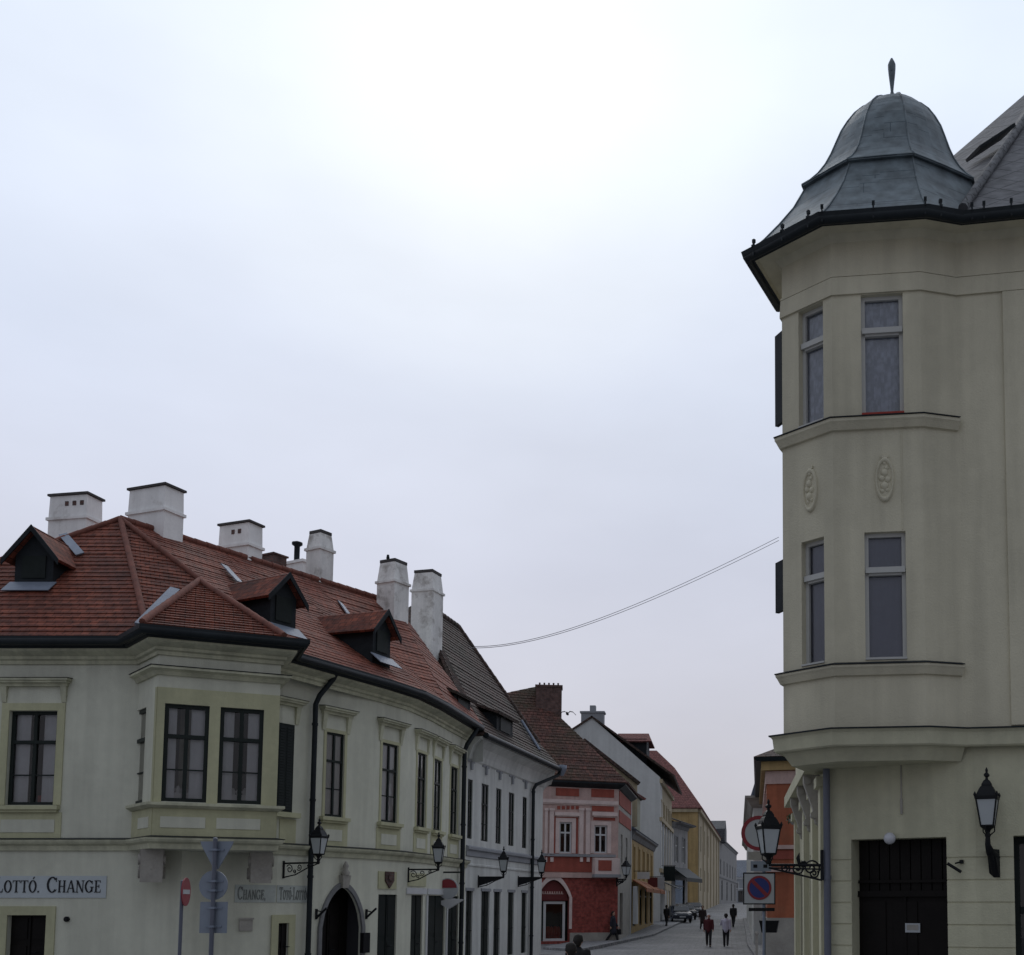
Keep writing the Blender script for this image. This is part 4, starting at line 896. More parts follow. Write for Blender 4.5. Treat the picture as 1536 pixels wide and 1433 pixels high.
# ================================================================== STREET ROW BEHIND THE RED HOUSE
def row_house(name, label, fr, ze, m, wins, lows, roofm, pitch=1.0, depth=7, trim='whitepaint', wz=(4, 6), gz=(0.4, 2.9), over=.35, nolow=False, loc=None, ww=.9, sidew=True, cornm=None, curtains=True):
    g0 = ground_z((fr.p.y + fr.P(fr.L, 0, 0).y) / 2); h = thing(name, label, 'house', fr.P(fr.L / 2, -2, g0)); k = MB()
    up = [(fr.L * t - ww / 2, fr.L * t + ww / 2, a, b) for t in wins for a, b in ([wz] if not isinstance(wz[0], tuple) else wz)]
    lo = [(fr.L * t - q / 2, fr.L * t + q / 2, g0 + gz[0], g0 + gz[1]) for t, q in lows]
    wall(k, fr, 0, fr.L, g0 - 1, ze, up + lo, dep=.15)
    P = fr.P
    for a, b in ((P(0, 0, 0), P(0, -depth * 2, 0)), (P(fr.L, 0, 0), P(fr.L, -depth * 2, 0)), (P(0, -depth * 2, 0), P(fr.L, -depth * 2, 0))): k.face([(a.x, a.y, g0 - 1), (b.x, b.y, g0 - 1), (b.x, b.y, ze), (a.x, a.y, ze)])
    k.build('wall', [M[m], M['interior']], h)
    for q in up: wo = window(h, fr, *q, dep=.15, fm='greyframe', fw=.09, curtain='curtain' if curtains else None, bars=()); surround(wo, fr, *q, .14, .04, trim)
    for q in lo: wo = window(h, fr, *q, dep=.15, fm='darkframe', fw=.1, mull=False, trans=.8, curtain=None, name='shop_window')
    k = MB(); k.sweep([P(0, 0, 0)[:2], P(fr.L, 0, 0)[:2]], [(0, ze - .5), (.08, ze - .45), (.2, ze - .15), (over, ze - .05), (over, ze + .06), (0, ze + .1)]); k.build('cornice', M[cornm or trim], h)
    k = MB(); zz = g0 + gz[1] + .35; k.box(fr, 0, fr.L, 0, .1, zz, zz + .22); k.build('belt_course', M[trim], h)
    k = MB(); top = ze + pitch * depth
    k.slab([P(-.1, over + .05, ze + .1), P(fr.L + .1, over + .05, ze + .1), P(fr.L + .1, -depth, top), P(-.1, -depth, top)], .12)
    k.slab([P(-.1, -depth, top), P(fr.L + .1, -depth, top), P(fr.L + .1, -2 * depth, ze), P(-.1, -2 * depth, ze)], .12)
    for s_ in (.02, fr.L - .02): k.face([P(s_, 0, ze), P(s_, -depth, top - .05), P(s_, -2 * depth, ze)])
    k.build('roof', M[roofm], h)
    return h
YH = Fr((-6.1, 72.05), (-5.8, 90)); hy = row_house('yellow_house', 'narrow yellow house with a blue grey roof and orange shop front beside the red house', YH, 6.9, 'ochre', (.12, .31, .5, .69, .88), ((.14, 2.2), (.4, 2.0), (.64, 2.2), (.88, 2.0)), 'slate_blue', pitch=.75, depth=4.0, wz=(3.9, 6.0), trim='ochre', cornm='shade', ww=1.2, curtains=False)
k = MB()
for a, b in ((.3, 5.4), (6, 11.5), (12, 17)): k.slab([YH.P(a, .1, 3.75), YH.P(b, .1, 3.75), YH.P(b, 1.0, 3.2), YH.P(a, 1.0, 3.2)], .06)
for i, (a, b) in enumerate(((.3, 5.4), (6, 11.5), (12, 17))):
    k = MB(); k.slab([YH.P(a, .1, 3.85), YH.P(b, .1, 3.85), YH.P(b, 1.0, 3.3), YH.P(a, 1.0, 3.3)], .06); k.slab([YH.P(a, 1.0, 3.3), YH.P(b, 1.0, 3.3), YH.P(b, 1.02, 3.05), YH.P(a, 1.02, 3.05)], .04); k.build('awning', M['awning'], hy)
k = MB(); k.box(YH, .1, 1.0, .15, .4, 1, 3.4); k.build('pillar', M['whitepaint'], hy)
# pale gable standing behind the red house's roof
YG = Fr((-9.5, 76), (-5.95, 77.2)); h = thing('gable_house', 'pale yellow gable end with a dark verge behind the red house roof', 'house', (-7.5, 77, .3))
gpx = [(880, 1240), (956, 1240), (956, 1176), (890, 1120), (880, 1114)]; poly = [YG.hit(*q) for q in gpx]; k = MB(); k.prism(YG, poly, -3, 0); k.build('gable_wall', M['ochre_pale'], h)
a, b = YG.hit(876, 1108), YG.hit(960, 1174); k = MB(); k.slab([YG.P(a[0], .2, a[1]), YG.P(b[0], .2, b[1]), YG.P(b[0], -5, b[1]), YG.P(a[0], -5, a[1])], .22); k.build('roof', M['tile_dark'], h)
a, b = YG.hit(945, 1177), YG.hit(975, 1196); k = MB(); k.slab([YG.P(a[0], -1, a[1]), YG.P(b[0], -1, b[1]), YG.P(b[0], -6, b[1] + .4), YG.P(a[0], -6, a[1] + .4)], .14); k.build('porch_roof', M['tile_far'], h)
k = MB(); k.box(YG, a[0] + .2, b[0] - .35, -6, -1.3, 5, a[1] - .55); k.build('porch_wall', M['wall_pale'], h)
# tall house with the bare firewall gable
FW = Fr((-13.9, 97), (-5.78, 97)); h = thing('firewall_house', 'tall house with a bare grey gable wall and red tiled dormer', 'house', (-9, 102, ground_z(97)))
px = [(853, 1433), (990, 1433), (990, 1166), (888, 1077), (853, 1100)]; poly = [FW.hit(*q) for q in px]; poly[0] = (poly[0][0], 0); poly[1] = (poly[1][0], 0)
k = MB(); k.prism(FW, poly, -16, 0); k.build('gable_wall', M['firewall'], h)
a, b, c_ = FW.hit(888, 1074), FW.hit(1012, 1163), FW.hit(846, 1101); k = MB()
k.slab([FW.P(a[0], .15, a[1]), FW.P(b[0], .15, b[1]), FW.P(b[0], -16.5, b[1]), FW.P(a[0], -16.5, a[1])], .16); k.slab([FW.P(c_[0], .15, c_[1]), FW.P(a[0], .15, a[1]), FW.P(a[0], -16.5, a[1]), FW.P(c_[0], -16.5, c_[1])], .16); k.build('roof', M['tile_dark'], h)
k = MB(); a, b = FW.hit(869, 1066), FW.hit(903, 1066); k.box(FW, a[0], b[0], -2.2, -1.2, 14, a[1]); k.box(FW, a[0] - .1, b[0] + .1, -2.3, -1.1, a[1], a[1] + .15); k.box(FW, (a[0] + b[0]) / 2 - .25, (a[0] + b[0]) / 2 + .25, -2, -1.4, a[1] + .15, a[1] + .7); k.build('chimney', M['grey_trim'], h)
a, b, c_ = FW.hit(928, 1098), FW.hit(970, 1098), FW.hit(975, 1112); k = MB()
zb = FW.z(940, 1122); k.box(FW, a[0] + .4, c_[0] - .35, -4.5, -.9, zb - 3, c_[1] + .35); do = k.build('dormer', M['dormerwood'], h)
k = MB(); k.slab([FW.P(a[0] - .3, -2.6, a[1] + .25), FW.P(b[0], -2.6, a[1] + .25), FW.P(b[0] + .4, -.5, c_[1] + .1), FW.P(a[0] + .1, -.5, c_[1] + .1)], .12); k.slab([FW.P(a[0] - .3, -2.6, a[1] + .25), FW.P(b[0], -2.6, a[1] + .25), FW.P(b[0] + .4, -4.7, c_[1] + .1), FW.P(a[0] + .1, -4.7, c_[1] + .1)], .12); k.build('dormer_roof', M['tile_far'], do)
FS = Fr((-5.78, 97), (-5.55, 114)); zt = FW.z(990, 1166); k = MB(); ws = [(q, q + 1.1, a, b) for q in (1.5, 5, 8.5, 12, 15) for a, b in ((zt - 4.1, zt - 1.9), (5.8, 8.6))]; lw = [(q, q + 2.2, .9, 3.6) for q in (1, 4.6, 8.2, 12.4)]
wall(k, FS, 0, FS.L, 0, zt, ws + lw, dep=.2); k.build('street_wall', [M['ochre_pale'], M['interior']], h)
for q in ws: wo = window(h, FS, *q, dep=.2, fm='darkframe', fw=.1, curtain='curtain'); surround(wo, FS, *q, .16, .06, 'ochre_pale')
for q in lw: window(h, FS, *q, dep=.2, fm='darkframe', fw=.12, mull=False, trans=.8, curtain=None, name='shop_window')
for z in (5.0, 9.4, zt - .5): k = MB(); k.box(FS, 0, FS.L, 0, .25, z, z + .35); k.build('belt_course', M['ochre_pale'], h)
for s_ in (.1, 3.6, 7.2, 10.7, 14, 16.6): k = MB(); k.box(FS, s_, s_ + .4, 0, .16, 5.35, 9.4); k.build('pilaster', M['whitepaint'], h)
k = MB(); k.slab([FS.P(.2, .1, 4.3), FS.P(8, .1, 4.3), FS.P(8, 1.5, 3.7), FS.P(.2, 1.5, 3.7)], .06); k.build('awning', M['shutter'], h)
# house with stacked cornices
CH = Fr((-5.5, 115), (-4.2, 122)); CHH = row_house('cornice_house', 'dark grey house with a stacked cornice in front of the ochre church wall', CH, 10.6, 'drab', (.25, .72), ((.5, 4.5),), 'slate', pitch=.45, depth=4, wz=(6.6, 9.2), gz=(.3, 3.8), over=.9, trim='shade', ww=1.3)
k = MB()
for z in (9.6, 10.0): k.box(CH, 0, CH.L, 0, .5, z, z + .15)
# ochre church-like building
OC = Fr((-9.5, 130), (-3.29, 130)); OS = Fr((-3.29, 130), (-1.34, 190)); ze = OC.z(1040, 1212); h = thing('ochre_building', 'tall ochre building with a big red roof at the bend of the street', 'building', (-4, 134, ground_z(130)))
k = MB(); wall(k, OC, 0, OC.L, 0, ze, []); k.build('front_wall', M['ochre'], h)
k = MB(); ws = [(q, q + 1.6, 8.6, 11.6) for q in (5, 14, 23, 32, 41, 50)] + [(q, q + 1.6, 3.9, 6.6) for q in (5, 14, 23, 32, 41, 50)]; wall(k, OS, 0, OS.L, 0, ze, ws, dep=.25); k.build('side_wall', [M['ochre_pale'], M['interior']], h)
for q in ws: window(h, OS, *q, dep=.25, fm='darkframe', fw=.12, curtain=None)
for fr in (OC, OS):
    k = MB(); k.box(fr, 0, fr.L, 0, .35, ze - .5, ze); k.build('cornice', M['ochre_pale'], h)
for s_ in (.2, 10, 20, 30, 40, 50, 59): k = MB(); k.box(OS, s_, s_ + .7, 0, .12, 0, ze - .5); k.build('pilaster', M['ochre_pale'], h)
k = MB(); k.box(OC, OC.L - 1.0, OC.L - .05, 0, .15, 0, ze - .5); k.build('pilaster', M['ochre'], h)
c0, c1 = OC.P(-.2, .5, ze), OC.P(OC.L + .5, .5, ze); pl = (c0, Vector((0, -1.1, 1))); e_ = onplane(985, 1126, *pl); e2 = onplane(1012, 1152, *pl); e3 = onplane(930, 1126, *pl)
be = OS.P(OS.L + .3, .5, ze); k = MB(); k.slab([c0, c1, e2, e_, e3], .25); k.slab([c1, be, (be.x - 3.2, be.y, e2.z), e2], .25); k.slab([e2, (be.x - 3.2, be.y, e2.z), (be.x - 6, be.y, e_.z), e_], .25); k.build('roof', M['tile_far'], h)
k = MB(); k.face([OC.P(0, 0, 0), (-10, 190, 0), (-10, 190, ze), OC.P(0, 0, ze)]); k.face([(-1.34, 190, 0), (-10, 190, 0), (-10, 190, ze + 4), (-1.34, 190, ze)]); k.build('back_wall', M['ochre_pale'], h)
# far houses
FG = Fr((-1.34, 190.3), (2.2, 250)); row_house('far_house', 'distant grey house at the end of the left house row', FG, 13.6, 'drab', (.08, .24, .4, .56, .72, .88), ((.15, 3), (.4, 3), (.65, 3), (.88, 3)), 'slate', pitch=.5, depth=5, wz=((7.5, 10),), gz=(.5, 4), ww=1.8, trim='shade')
p = at(1086, 1248, 196); k = MB(); f_ = frame_at((p.x, p.y), 87); k.prism(f_, [(-3, 13), (3, 13), (3, 15.2), (0, 16.8), (-3, 15.2)], -3, .3); tag(k.build('roof_turret', M['slate']), 'small dark gabled turret on the roof of the distant grey house', 'turret')
FE = Fr((1.0, 300), (16, 296)); row_house('far_house', 'distant blue grey house closing the street in the background', FE, 9.5, 'grey_trim', (.1, .3, .5, .7, .9), ((.2, 2), (.6, 2)), 'slate_blue', pitch=.8, depth=6, wz=((6, 8.2),), gz=(.5, 3.5), ww=1.4)
k = MB(); hs = [[(-250 + i * 25, 620 + 60 * math.sin(i), 0) for i in range(28)], [(-250 + i * 25, 700, 14 + 7 * math.sin(i * .7) + 4 * math.sin(i * 1.9)) for i in range(28)], [(-250 + i * 25, 800, 0) for i in range(28)]]; k.grid(hs); tag(k.build('hills', M['hill']), kind='structure')

# ================================================================== RIGHT SIDE, FAR HOUSES
OR = Fr((1.60, 45), (6.5, 44)); ORS = Fr((1.95, 60), (1.60, 45)); h = thing('orange_house', 'orange plastered house with a yellow cornice behind the corner tower', 'house', (3.5, 48, 0))
def ob_(name, y0, y1, d0, d1, m):
    k = MB(); k.sweep([ORS.p, OR.p, OR.P(OR.L, 0, 0)[:2]], [(d0, OR.z(1170, y1)), (d1, OR.z(1170, y1)), (d1, OR.z(1170, y0)), (d0, OR.z(1170, y0))]); return k.build(name, M[m], h)
ozt = OR.z(1170, 1143); k = MB(); wall(k, OR, 0, OR.L, 0, ozt, [(1.5, 2.6, 4.85, 6.6), (3.6, 4.6, 4.85, 6.6)]); wall(k, ORS, 0, ORS.L, 0, ozt, [(2, 3, 4.85, 6.6), (5.5, 6.5, 4.85, 6.6), (9, 10, 4.85, 6.6), (12.5, 13.5, 4.85, 6.6), (3, 5, .4, 2.8), (8, 10, .4, 2.8)]); k.face([(6.5, 44, 0), (6.5, 60, 0), (6.5, 60, ozt), (6.5, 44, ozt)]); k.build('wall', [M['orange'], M['interior']], h)
ob_('cornice', 1143, 1156, 0, .22, 'ochre'); ob_('frieze', 1157, 1176, 0, .05, 'pink'); ob_('belt_course', 1268, 1274, 0, .12, 'pink'); ob_('red_band', 1276, 1289, 0, .05, 'red'); ob_('sill_band', 1304, 1308, 0, .1, 'pink'); ob_('stone_base', 1377, 1445, 0, .1, 'stone')
for a in (1.5, 3.6): window(h, OR, a, a + (1.1 if a < 2 else 1.0), 4.85, 6.6, fm='whitepaint')
for a in (2, 5.5, 9, 12.5): wo = window(h, ORS, a, a + 1, 4.85, 6.6, fm='whitepaint'); surround(wo, ORS, a, a + 1, 4.85, 6.6, .15, .1, 'pink')
k = MB(); k.sweep([ORS.p, OR.p, OR.P(OR.L, 0, 0)[:2]], [(0, ozt), (.42, ozt), (.48, ozt + .15), (0, ozt + .2)]); k.build('gutter', M['gutter'], h)
k = MB(); o_ = OR.P(-.45, .45, ozt + .18); r0, r1 = OR.P(4, -4, ozt + 2.6), (5.5, 56, ozt + 2.6); k.slab([o_, OR.P(OR.L, .45, ozt + .18), OR.P(OR.L, -4, ozt + 2.6), r0], .12); k.slab([o_, r0, r1, (1.5, 60, ozt + .18)], .12); k.build('roof', M['tile_dark'], h)
MS = Fr((1.42, 60.2), (6, 60)); MSS = Fr((1.9, 108), (1.42, 60.2)); h = thing('mansard_house', 'grey house with a small slate mansard roof seen past the orange house', 'house', (3, 70, .1))
mz = MS.z(1135, 1198); k = MB(); wall(k, MS, 0, MS.L, -1, mz, [(.8, 1.7, 4.6, 6.6)]); wall(k, MSS, 0, MSS.L, -1, mz, [(q, q + 1.1, 4.4, 6.6) for q in (4, 10, 16, 22, 28, 34, 40)] + [(q, q + 2, .9, 3.2) for q in (5, 15, 25, 35)]); k.build('wall', [M['wall_grey'], M['interior']], h)
k = MB(); k.sweep([MSS.p, MS.p, MS.P(MS.L, 0, 0)[:2]], [(0, mz - .5), (.1, mz - .45), (.3, mz - .12), (.45, mz), (.45, mz + .12), (0, mz + .15)]); k.build('cornice', M['stone'], h)
k = MB(); k.sweep([MSS.p, MS.p, MS.P(MS.L, 0, 0)[:2]], [(.15, mz + .12), (0, mz + .6), (-.15, mz + 1.1), (-.5, mz + 1.3), (-2.5, mz + 1.5)]); k.build('roof', M['slate_blue'], h)
k = MB(); k.box(MS, .35, .9, -.3, .12, mz + .15, mz + .9); k.prism(MS, [(.25, mz + .9), (1.0, mz + .9), (.62, mz + 1.3)], -.4, .18); k.build('dormer', M['stone'], h)
window(h, MS, .8, 1.7, 4.6, 6.6, fm='whitepaint')

# ================================================================== CORNER TOWER HOUSE (right)
VB = [(1.25, 17.3), (.82, 16.15), (1.50, 15.52), (2.74, 15.37), (3.28, 15.52), (8.5, 14.6)]
TL, TM, TR, TF = [Fr(VB[i], VB[i + 1]) for i in (1, 2, 3, 4)]; TB = Fr(VB[0], VB[1])
C0, C1 = (1.49, 16.58), (3.42, 15.54); CF = Fr(C0, C1); SF = Fr((1.52, 24.5), C0); GF = Fr(C1, (8.5, 14.65))
H5 = thing('tower_house', 'tall khaki corner house with a three-sided bay under a bell-shaped metal dome', 'house', (3, 16.5, 0))
zf = lambda y: TM.z(1320, y)
ZB0, ZB1 = zf(1118), zf(1093); ZT = zf(345)
hu, hl = (zf(622), zf(441)), (zf(990), zf(798))
tl_u, tl_l = (TL.s(1198, 560), TL.s(1235, 560)), (TL.s(1202.5, 900), TL.s(1236.5, 900))
tm_u, tm_l = (TM.s(1292, 530), TM.s(1355, 530)), (TM.s(1297.5, 890), TM.s(1359.5, 890))
wm = MB()
wall(wm, TB, 0, TB.L, ZB0, ZT, []); wall(wm, TR, 0, TR.L, ZB0, ZT, [])
wall(wm, TL, 0, TL.L, ZB0, ZT, [(*tl_u, *hu), (*tl_l, *hl)], dep=.16, room=.5)
wall(wm, TM, 0, TM.L, ZB0, ZT, [(*tm_u, *hu), (*tm_l, *hl)], dep=.14, room=.9)
wall(wm, TF, 0, TF.L, zf(1118), ZT, [(2.6, 3.3, *hu), (2.6, 3.3, *hl)], dep=.16)
wm.face([(p[0], p[1], ZB0) for p in VB[:5]])
for p, q in (((1.25, 17.3), (1.5, 24.5)), ((1.5, 24.5), (9, 24)), ((9, 24), (8.5, 14.6))): wm.face([(p[0], p[1], ZB0), (q[0], q[1], ZB0), (q[0], q[1], ZT), (p[0], p[1], ZT)])
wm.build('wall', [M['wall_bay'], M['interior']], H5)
for fr, (a, b), (c, d), dp in ((TL, tl_u, hu, .16), (TL, tl_l, hl, .16), (TM, tm_u, hu, .14), (TM, tm_l, hl, .14), (TF, (2.6, 3.3), hu, .16), (TF, (2.6, 3.3), hl, .16)):
    wo = window(H5, fr, a, b, c, d, dep=dp, fm='greyframe', fw=.055, mull=False, trans=.70, tw=.12, cw=.5, curtain='lace' if c > 8 else 'blind')
    k = MB(); k.box(fr, a, b, -dp + .07, .02, c + .003, c + .03); k.build('sill', M['redcloth' if (fr is TM and c > 8) else 'greyframe'], wo)
    # a ledge in front of the transom
    k = MB(); zt = c + (d - c) * .70; k.box(fr, a + .01, b - .01, -dp + .085, -dp + .12, zt - .03, zt + .05); k.build('transom_ledge', M['greyframe'], wo)
def ring(poly, prof, name, m, par=H5): k = MB(); k.sweep(poly, prof); return k.build(name, M[m], par)
bay5 = VB[:5]
for nm, y0, y1, out in (('ledge', 645, 626, .1), ('ledge', 1014, 996, .1)):
    za, zb = zf(y0), zf(y1); ring(VB[:4] + [TR.P(TR.L - .02, 0, 0)[:2]], [(0, za), (.04, za + .01), (out - .02, za + .09), (out, za + .12), (out, zb - .02), (0, zb + .015)], nm, 'wall_bay')
    ring(VB[:4] + [TR.P(TR.L - .02, 0, 0)[:2]], [(0, zb + .018), (out + .015, zb - .017), (out + .015, zb - .003), (0, zb + .034)], 'ledge_flashing', 'gutter')
# base ledge with its cove
zb = ZB1; zc = zf(1118); zd = zf(1140)
ring(VB, [(0, zc - .02), (.10, zc - .02), (.12, zc), (.14, zb - .06), (.17, zb - .02), (0, zb + .01)], 'base_ledge', 'wall_bay_low'); ring(VB, [(0, zb + .012), (.19, zb - .02), (.19, zb), (0, zb + .03)], 'ledge_flashing', 'gutter')
k = MB(); ins = gutter_pts(bay5, -.10, zd); top_ = gutter_pts(bay5, .02, zc - .02); k.grid([[tuple(p) for p in top_], [tuple(p) for p in ins]], 0, False); k.face(ins[::-1]); k.build('bay_foot', M['wall_bay_low'], H5)
# fine grooves and mouldings at the top
for y, o_ in ((412, .018), ):
    z = zf(y); ring(VB, [(0, z), (o_, z), (o_, z + .03), (0, z + .04)], 'string_course', 'wall_bay')
z = zf(441); ring(VB, [(.002, z + .012), (.03, z + .012), (.03, z + .05), (.018, zf(413)), (.002, zf(413))], 'frieze', 'wall_bay')
zt = zf(352); ze5 = TM.z(1320, 322, .46)
ring(VB, [(0, zt - .08), (.03, zt - .05), (.10, zt + .02), (.12, zt + .1), (.2, zt + .17), (.34, ze5 - .04), (.34, ze5), (0, ze5)], 'cornice', 'wall_bay')
EAVE5 = gutter_pts(VB, .44, ze5)
k = MB(); k.tube(EAVE5, .07, 10); k.sweep(VB, [(.34, ze5 - .04), (.5, ze5 + .0), (.52, ze5 + .07), (.34, ze5 + .07)]); k.build('gutter', M['gutter'], H5)
# pilaster strip on the front wall, slim joint on the bay
k = MB(); s0 = TF.s(1510, 760); k.box(TF, s0, s0 + .9, 0, .035, zb + .04, zf(441)); k.build('pilaster', M['wall_bay'], H5)
k = MB(); s0 = TM.s(1353, 720); k.box(TM, s0 - .006, s0 + .006, 0, .008, hl[1] + .02, zf(648)); k.build('conduit', M['wall_bay'], H5)
# oval relief medallions
for fr, x, y, hh in ((TM, 1327, 720, .31), (TL, 1216, 736, .31)):
    k = MB(); s0, z0 = fr.hit(x, y)
    ell = lambda r, dd: [fr.P(s0 + .125 * r * math.cos(2 * PI * i / 28), dd, z0 + hh * r * math.sin(2 * PI * i / 28) - .0) for i in range(28)]
    k.grid([ell(1.05, 0), ell(1.03, .03), ell(.93, .045), ell(.83, .03), ell(.80, .012)], 0, True, True); k.face(ell(.80, .012))
    for dx, dz, r in ((0, .1, .055), (-.04, .02, .045), (.045, .0, .045), (0, -.09, .06), (-.03, -.16, .035), (.03, .17, .035), (0, .24, .03), (.035, -.15, .03)):
        k.lathe(fr.P(s0 + dx, .012, z0 + dz), [(r * .2, -r), (r * .8, -r * .6), (r, 0), (r * .8, r * .6), (r * .2, r)], 10, sc=(1, .5))
    k.box(fr, s0 - .05, s0 + .05, 0, .03, z0 + hh, z0 + hh + .04); k.build('medallion', M['wall_bay'], H5)
# dome
DC = Vector((2.60, 16.8)); e1, e2, e3 = [Vector(EAVE5[i][:2]) for i in (1, 2, 3)]
oct_ = [e1, e2, e3, Vector((4.3, 15.8))]; oct_ += [DC * 2 - p for p in oct_]
def section(r, z, rnd=0):
    o = []
    for i in range(8):
        a, b = oct_[i], oct_[(i + 1) % 8]
        for t in (0, .25, .5, .75):
            q = a.lerp(b, t) - DC; q2 = q.normalized() * 1.9; o.append(Vector((*(DC + q.lerp(q2, rnd) * r), z)))
    return o
def px_z(y, Y): return at(1338, y, Y).z
zr = px_z(250, 15.85); ztop = px_z(155, 16.8)
prof = [(1.0, ze5 + .06, 0), (.89, ze5 + .06 + .2 * (zr - ze5), 0), (.79, ze5 + .06 + .42 * (zr - ze5), 0), (.70, ze5 + .06 + .66 * (zr - ze5), .05), (.64, zr - .10, .08), (.625, zr - .01, .1), (.65, zr - .005, .1), (.65, zr + .02, .1)]
zz = zr + .025; hgt = ztop - zz
for r, t in ((.60, .06), (.55, .14), (.505, .24), (.47, .35), (.437, .48), (.405, .60), (.36, .71), (.308, .81), (.245, .89), (.172, .95), (.10, .985), (.02, 1.0)): prof.append((r, zz + hgt * t, .12 + .6 * t))
k = MB(); rows = [section(*p) for p in prof]; k.grid(rows, 0, False, True)
dome = k.build('dome', M['copper'], H5)
k = MB()
for i in range(0, 32, 4): k.tube([rows[j][i] + Vector((0, 0, .006)) for j in range(len(rows) - 1)], .014, 6)
k.build('dome_seam', M['copper'], dome)
k = MB(); rr = rows[7]; k.tube(rr + [rr[0]], .012, 6); k.build('dome_rim', M['copper'], dome)
p = at(1338, 142, 16.8); zt_ = at(1338, 88, 16.8).z; hh = zt_ - p.z
k = MB(); k.lathe((DC.x, DC.y, p.z - .05), [(.05, 0), (.035, .05), (.022, .1), (.03, hh * .3), (.052, hh * .62), (.06, hh * .78), (.062, hh * .9), (.045, hh * .98), (.015, hh + .05)], 12); k.build('finial', M['copper'], dome)
# snow hooks along the gutter
for x, fr in ((1132, TL), (1175, TL), (1214, TL), (1233, TM), (1310, TM), (1388, TM), (1410, TR), (1458, TF), (1476, TF), (1517, TF)):
    k = MB(); s0 = fr.s(x, 320, .46); k.box(fr, s0 - .008, s0 + .008, .42, .53, ze5 + .05, ze5 + .09); k.box(fr, s0 - .012, s0 + .012, .47, .50, ze5 - .06, ze5 + .17); k.box(fr, s0 - .02, s0 + .02, .46, .5, ze5 + .14, ze5 + .19); k.build('snow_hook', M['gutter'], H5)
# slate roof
fe0, fe1 = EAVE5[4] + Vector((0, 0, .1)), EAVE5[5] + Vector((0, 0, .1)); tn = Vector((*TF.n, 0))
plF = (fe0, tn * 1.05 + Vector((0, 0, 1))); hp = onplane(1545, 172, *plF)
hp2 = hp + (hp - fe0) * .5; f2 = fe1 + Vector((2, -.35, 0)); hx = hp2 + Vector((*TF.u, 0)) * 6
k = MB(); k.slab([fe0, f2, hx, hp2], .1)
s1 = at(1425, 238, 20.5); s2 = at(1560, 122, 23.5); k.slab([fe0 + Vector((-.4, .8, 0)), fe0, hp2, s2, s1], .1)
k.slab([s1, s2, s2 + Vector((.5, 5, -5)), s1 + Vector((-1, 3, -2.5))], .1)
sr = k.build('roof', M['slate_diamond'], H5)
k = MB(); k.tube([fe0 + Vector((0, 0, .05)), hp2 + Vector((0, 0, .05))], .07, 8); k.build('hip_flashing', M['slate'], sr)
k = MB(); a, b = at(1448, 240, 18.3), at(1500, 206, 18.3); k.slab([a, b, b + Vector((.12, -.5, -.1)), a + Vector((.12, -.5, -.1))], .05); k.build('roof_hatch', M['gutter'], sr)
# --- ground floor
zg = zd + .12
dl, dr_ = CF.s(1278, 1350), CF.s(1421.5, 1350); dz = (CF.z(1278, 1260) + CF.z(1421, 1255)) / 2
wm = MB(); wall(wm, CF, 0, CF.L, 0, zg + .3, [(dl, dr_, .15, dz)], dep=.30, room=1.2)
gw = (GF.s(1522, 1350), GF.s(1522, 1350) + 1.3); wall(wm, GF, 0, GF.L, 0, zg + .3, [(*gw, .15, dz)], dep=.35); wall(wm, SF, 0, SF.L, 0, zg + .3, [(1.2, 2.4, .6, 3.1), (4.0, 5.2, .6, 3.1)], dep=.2)
wm.build('ground_floor_wall', [M['wall_bay_low'], M['interior']], H5)
k = MB(); z = .55; ztops = [CF.z(1250, y) for y in (1409, 1377, 1347, 1316, 1288, 1259)]; st = ztops[1] - ztops[0]
zs_ = [ztops[5] - st * i for i in range(14) if ztops[5] - st * i > .1]
for fr, a, b in ((CF, .02, dl), (CF, dr_, CF.L + .006), (GF, 0, gw[0]), (GF, gw[1], GF.L)):
    k = MB()
    for z in zs_: k.box(fr, a, b, 0, .014, z - st + .012, z - .012)
    k.build('rustication', M['wall_bay_low'], H5)
dd = door_leaf(H5, CF, dl, dr_, .15, CF.z(1350, 1345), .30, panels=3, rows=2)
k = MB(); zt1, zt2 = CF.z(1350, 1345), CF.z(1350, 1336)
k.box(CF, dl, dr_, -.33, -.22, zt1, zt2); k.box(CF, dl, dr_, -.33, -.24, zt1 + .2, zt1 + .24)
k.build('transom', M['wood_dark'], dd)
k = MB()
for i in range(9): a_, b_ = dl + (dr_ - dl) * i / 9, dl + (dr_ - dl) * (i + 1) / 9; k.box(CF, a_ + .008, b_ - .008, -.33, -.29, zt2, dz)
k.build('overdoor_panel', M['wood_dark'], dd)
window(H5, GF, gw[0], gw[1], .15, dz, dep=.35, fm='shutter', fw=.1, curtain=None)
for a in (1.2, 4.0): window(H5, SF, a, a + 1.2, .6, 3.1, dep=.2, fm='darkframe', fw=.1, curtain=None)
k = MB(); s0, z = CF.hit(1370, 1392, -.28); k.box(CF, s0 - .11, s0 + .11, -.265, -.245, z - .065, z + .065); np_ = k.build('notice_plate', M['sign_white'], dd); k = MB(); k.box(CF, s0 - .08, s0 + .08, -.245, -.24, z - .03, z + .045); k.build('notice_print', M['stone'], np_) if False else None
k = MB(); k.box(CF, s0 - .085, s0 + .085, -.245, -.241, z - .03, z + .045); k.build('notice_plate', M['stone'], dd)
s0, z = CF.hit(1336, 1258, .05); k = MB(); k.lathe(CF.P(s0, .09, z - .085), [(.085 * math.sin(PI * i / 12) + .001, .085 - .085 * math.cos(PI * i / 12)) for i in range(13)], 16); k.lathe(CF.P(s0, .03, z - .02), [(.03, 0), (.03, .1)], 8); tag(k.build('globe_lamp', M['globe']), 'small white globe lamp over the dark door of the corner tower house', 'lamp')
